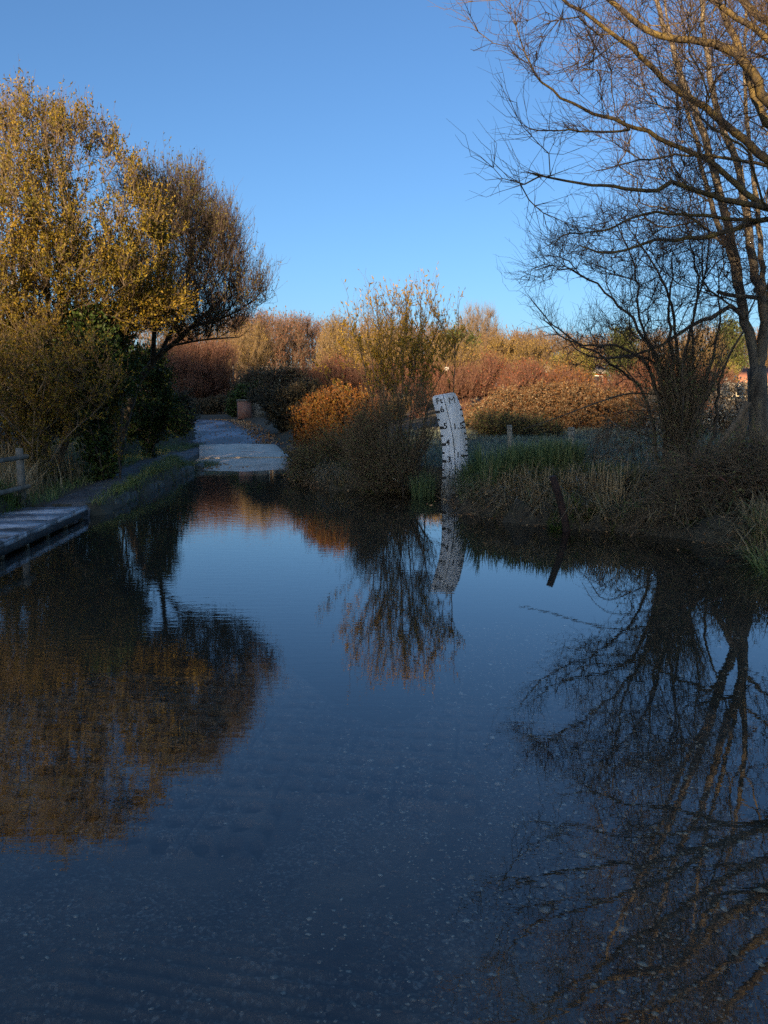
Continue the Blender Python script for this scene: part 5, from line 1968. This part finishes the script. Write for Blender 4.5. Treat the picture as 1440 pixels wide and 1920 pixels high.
rushes('tall dark green rushes standing in a wide clump beside the depth board', [(985, 905, 12.8, .9, .45, 2200), (925, 925, 12.6, .5, .4, 1100), (1040, 905, 12.5, .4, .4, 750), (915, 945, 12.2, .18, .2, 260)], M['rush'], (.4, .85), .3, .017)
rushes('short dark tuft of rushes in the thicket close by the depth board', [(795, 925, 14.2, .22, .15, 300)], M['rush'], (.3, .6), .35, .008)
rushes('straw coloured dead grass drooping to the water below the rushes', [(935, 966, 11.9, .3, .2, 260), (975, 970, 11.6, .25, .15, 170), (1020, 968, 11.3, .45, .2, 300), (1110, 955, 11.2, .5, .3, 300), (960, 945, 12.1, .5, .2, 260), (1150, 972, 10.6, .3, .2, 140)], M['dry_grass'], (.12, .6), 1.1, .014, name='dead_grass', cat='dead grass')
rushes('tawny grass mixed with green behind the rusty post', [(1050, 920, 11.9, .7, .4, 650), (1130, 910, 11.9, .6, .4, 600), (1190, 930, 11.2, .4, .3, 280)], M['bank_mix'], (.12, .55), .7, .016, name='grass_clump', cat='grass')
rushes('bright mossy green tuft at the foot of the rusty post', [(1060, 992, 10.35, .2, .13, 420), (1095, 985, 10.4, .22, .12, 300)], M['moss_grass'], (.06, .24), .7, .008, name='moss_tuft', cat='tuft')
rushes('dark green waterside plants under the root stump', [(1200, 988, 10.1, .25, .12, 260), (1310, 992, 9.7, .25, .14, 350)], M['moss_grass'], (.06, .2), .9, .016, name='water_plants', cat='plants')
rushes('straggling grass on the near corner of the bank at the frame edge', [(1460, 1075, 8.1, .3, .5, 420), (1500, 1110, 7.4, .35, .6, 450), (1500, 1040, 8.8, .45, .5, 450)], M['grass'], (.1, .34), .9, .013, name='bank_grass', cat='grass')
rushes('straw stems hanging over the near corner of the bank', [(1440, 1020, 8.5, .3, .4, 220), (1480, 1060, 8.0, .4, .5, 220)], M['dry_grass'], (.2, .5), 1.1, .01, name='dead_grass', cat='dead grass')
rushes('small dark shoots growing up the lower face of the depth board', [(852, 940, 13.9, .28, .1, 45)], M['bark_dark'], (.25, .6), .18, .008, name='bank_shoots', cat='shoots')
rushes('sparse sedge along the water under the twiggy thicket', [(740, 931, 15.0, .7, .15, 450)], M['grass'], (.08, .26), .8, .008, name='sedge', cat='sedge')


# twigs in front of the board
def board_shoots():
    b = MB()
    L = []
    for px, pyt, r in ((828, 830, .003), (837, 842, .0035), (848, 790, .005), (866, 800, .003), (842, 846, .004), (863, 835, .004), (853, 830, .0035)):
        bpt = gbase(px + rng.normal(0, 6), 940, 13.95)
        e = at(px + rng.normal(0, 3), pyt, 14.1)
        m = (bpt + e) / 2 + (rng.normal(0, .04), -.03, 0)
        P = smooth_line(np.array([bpt, m, e]), .08)
        L.append((P, np.linspace(r, r * .4, len(P))))
    b.tubes(L, 0, 3)
    n = 70
    P = np.column_stack((rng.normal(1.3, .17, n), rng.normal(13.95, .07, n), rng.uniform(.1, .5, n)))
    T, r = twig_lines(P, nrm(rng.normal(0, .7, (n, 3)) * (1, .4, 1) + UP * .6), rng.uniform(.12, .35, n), .003)
    b.tube_arr(T, r, 0, 3)
    P2, D2 = along(T, 1)
    b.leaves(P2, nrm(D2 + rng.normal(0, .5, P2.shape)), .05, .016, 1)
    tag(b.build('bare_shoots', [M['twig_dark'], M['thicket_leaf']], loc=gbase(850, 940, 13.95)), 'thin dark twigs crossing the white face of the depth board', 'twigs')


board_shoots()

# fallen leaves on the lane and banks
g = MB()
p = scatter(11000, lambda x, y: sm(.4, 1.1, x - np.interp(y, ROAD_Y, ROAD_X)) * sm(1.9, 1.3, x - np.interp(y, ROAD_Y, ROAD_X)) + .08 * (np.abs(x - np.interp(y, ROAD_Y, ROAD_X)) < 1.4), (-11, -2), (27, 41))
P = np.column_stack((p, np.interp(p[:, 1], ROAD_Y, ROAD_Z) + .03))
g.leaves(P, nrm(rng.normal(0, 1, P.shape) * (1, 1, .15)), .09, .06)
p = scatter(300, lambda x, y: np.exp(-((x + 4.6) / .25) ** 2) + .05, (-5.0, -2.5), (20.3, 21.4))
P = np.column_stack((p, np.interp(p[:, 1], ROAD_Y, ROAD_Z) + .035))
g.leaves(P, nrm(rng.normal(0, 1, P.shape) * (1, 1, .15)), .07, .045)
p = scatter(1600, lambda x, y: (dr(x, y) > .05) * 1.0, (-2, 6), (8, 17))
g.leaves(lift(p, .015), nrm(rng.normal(0, 1, (len(p), 3)) * (1, 1, .3)), .05, .03)
tag(g.build('leaf_litter', M['litter']), 'fallen brown leaves along the lane edge and the bank', 'leaves', kind='stuff')
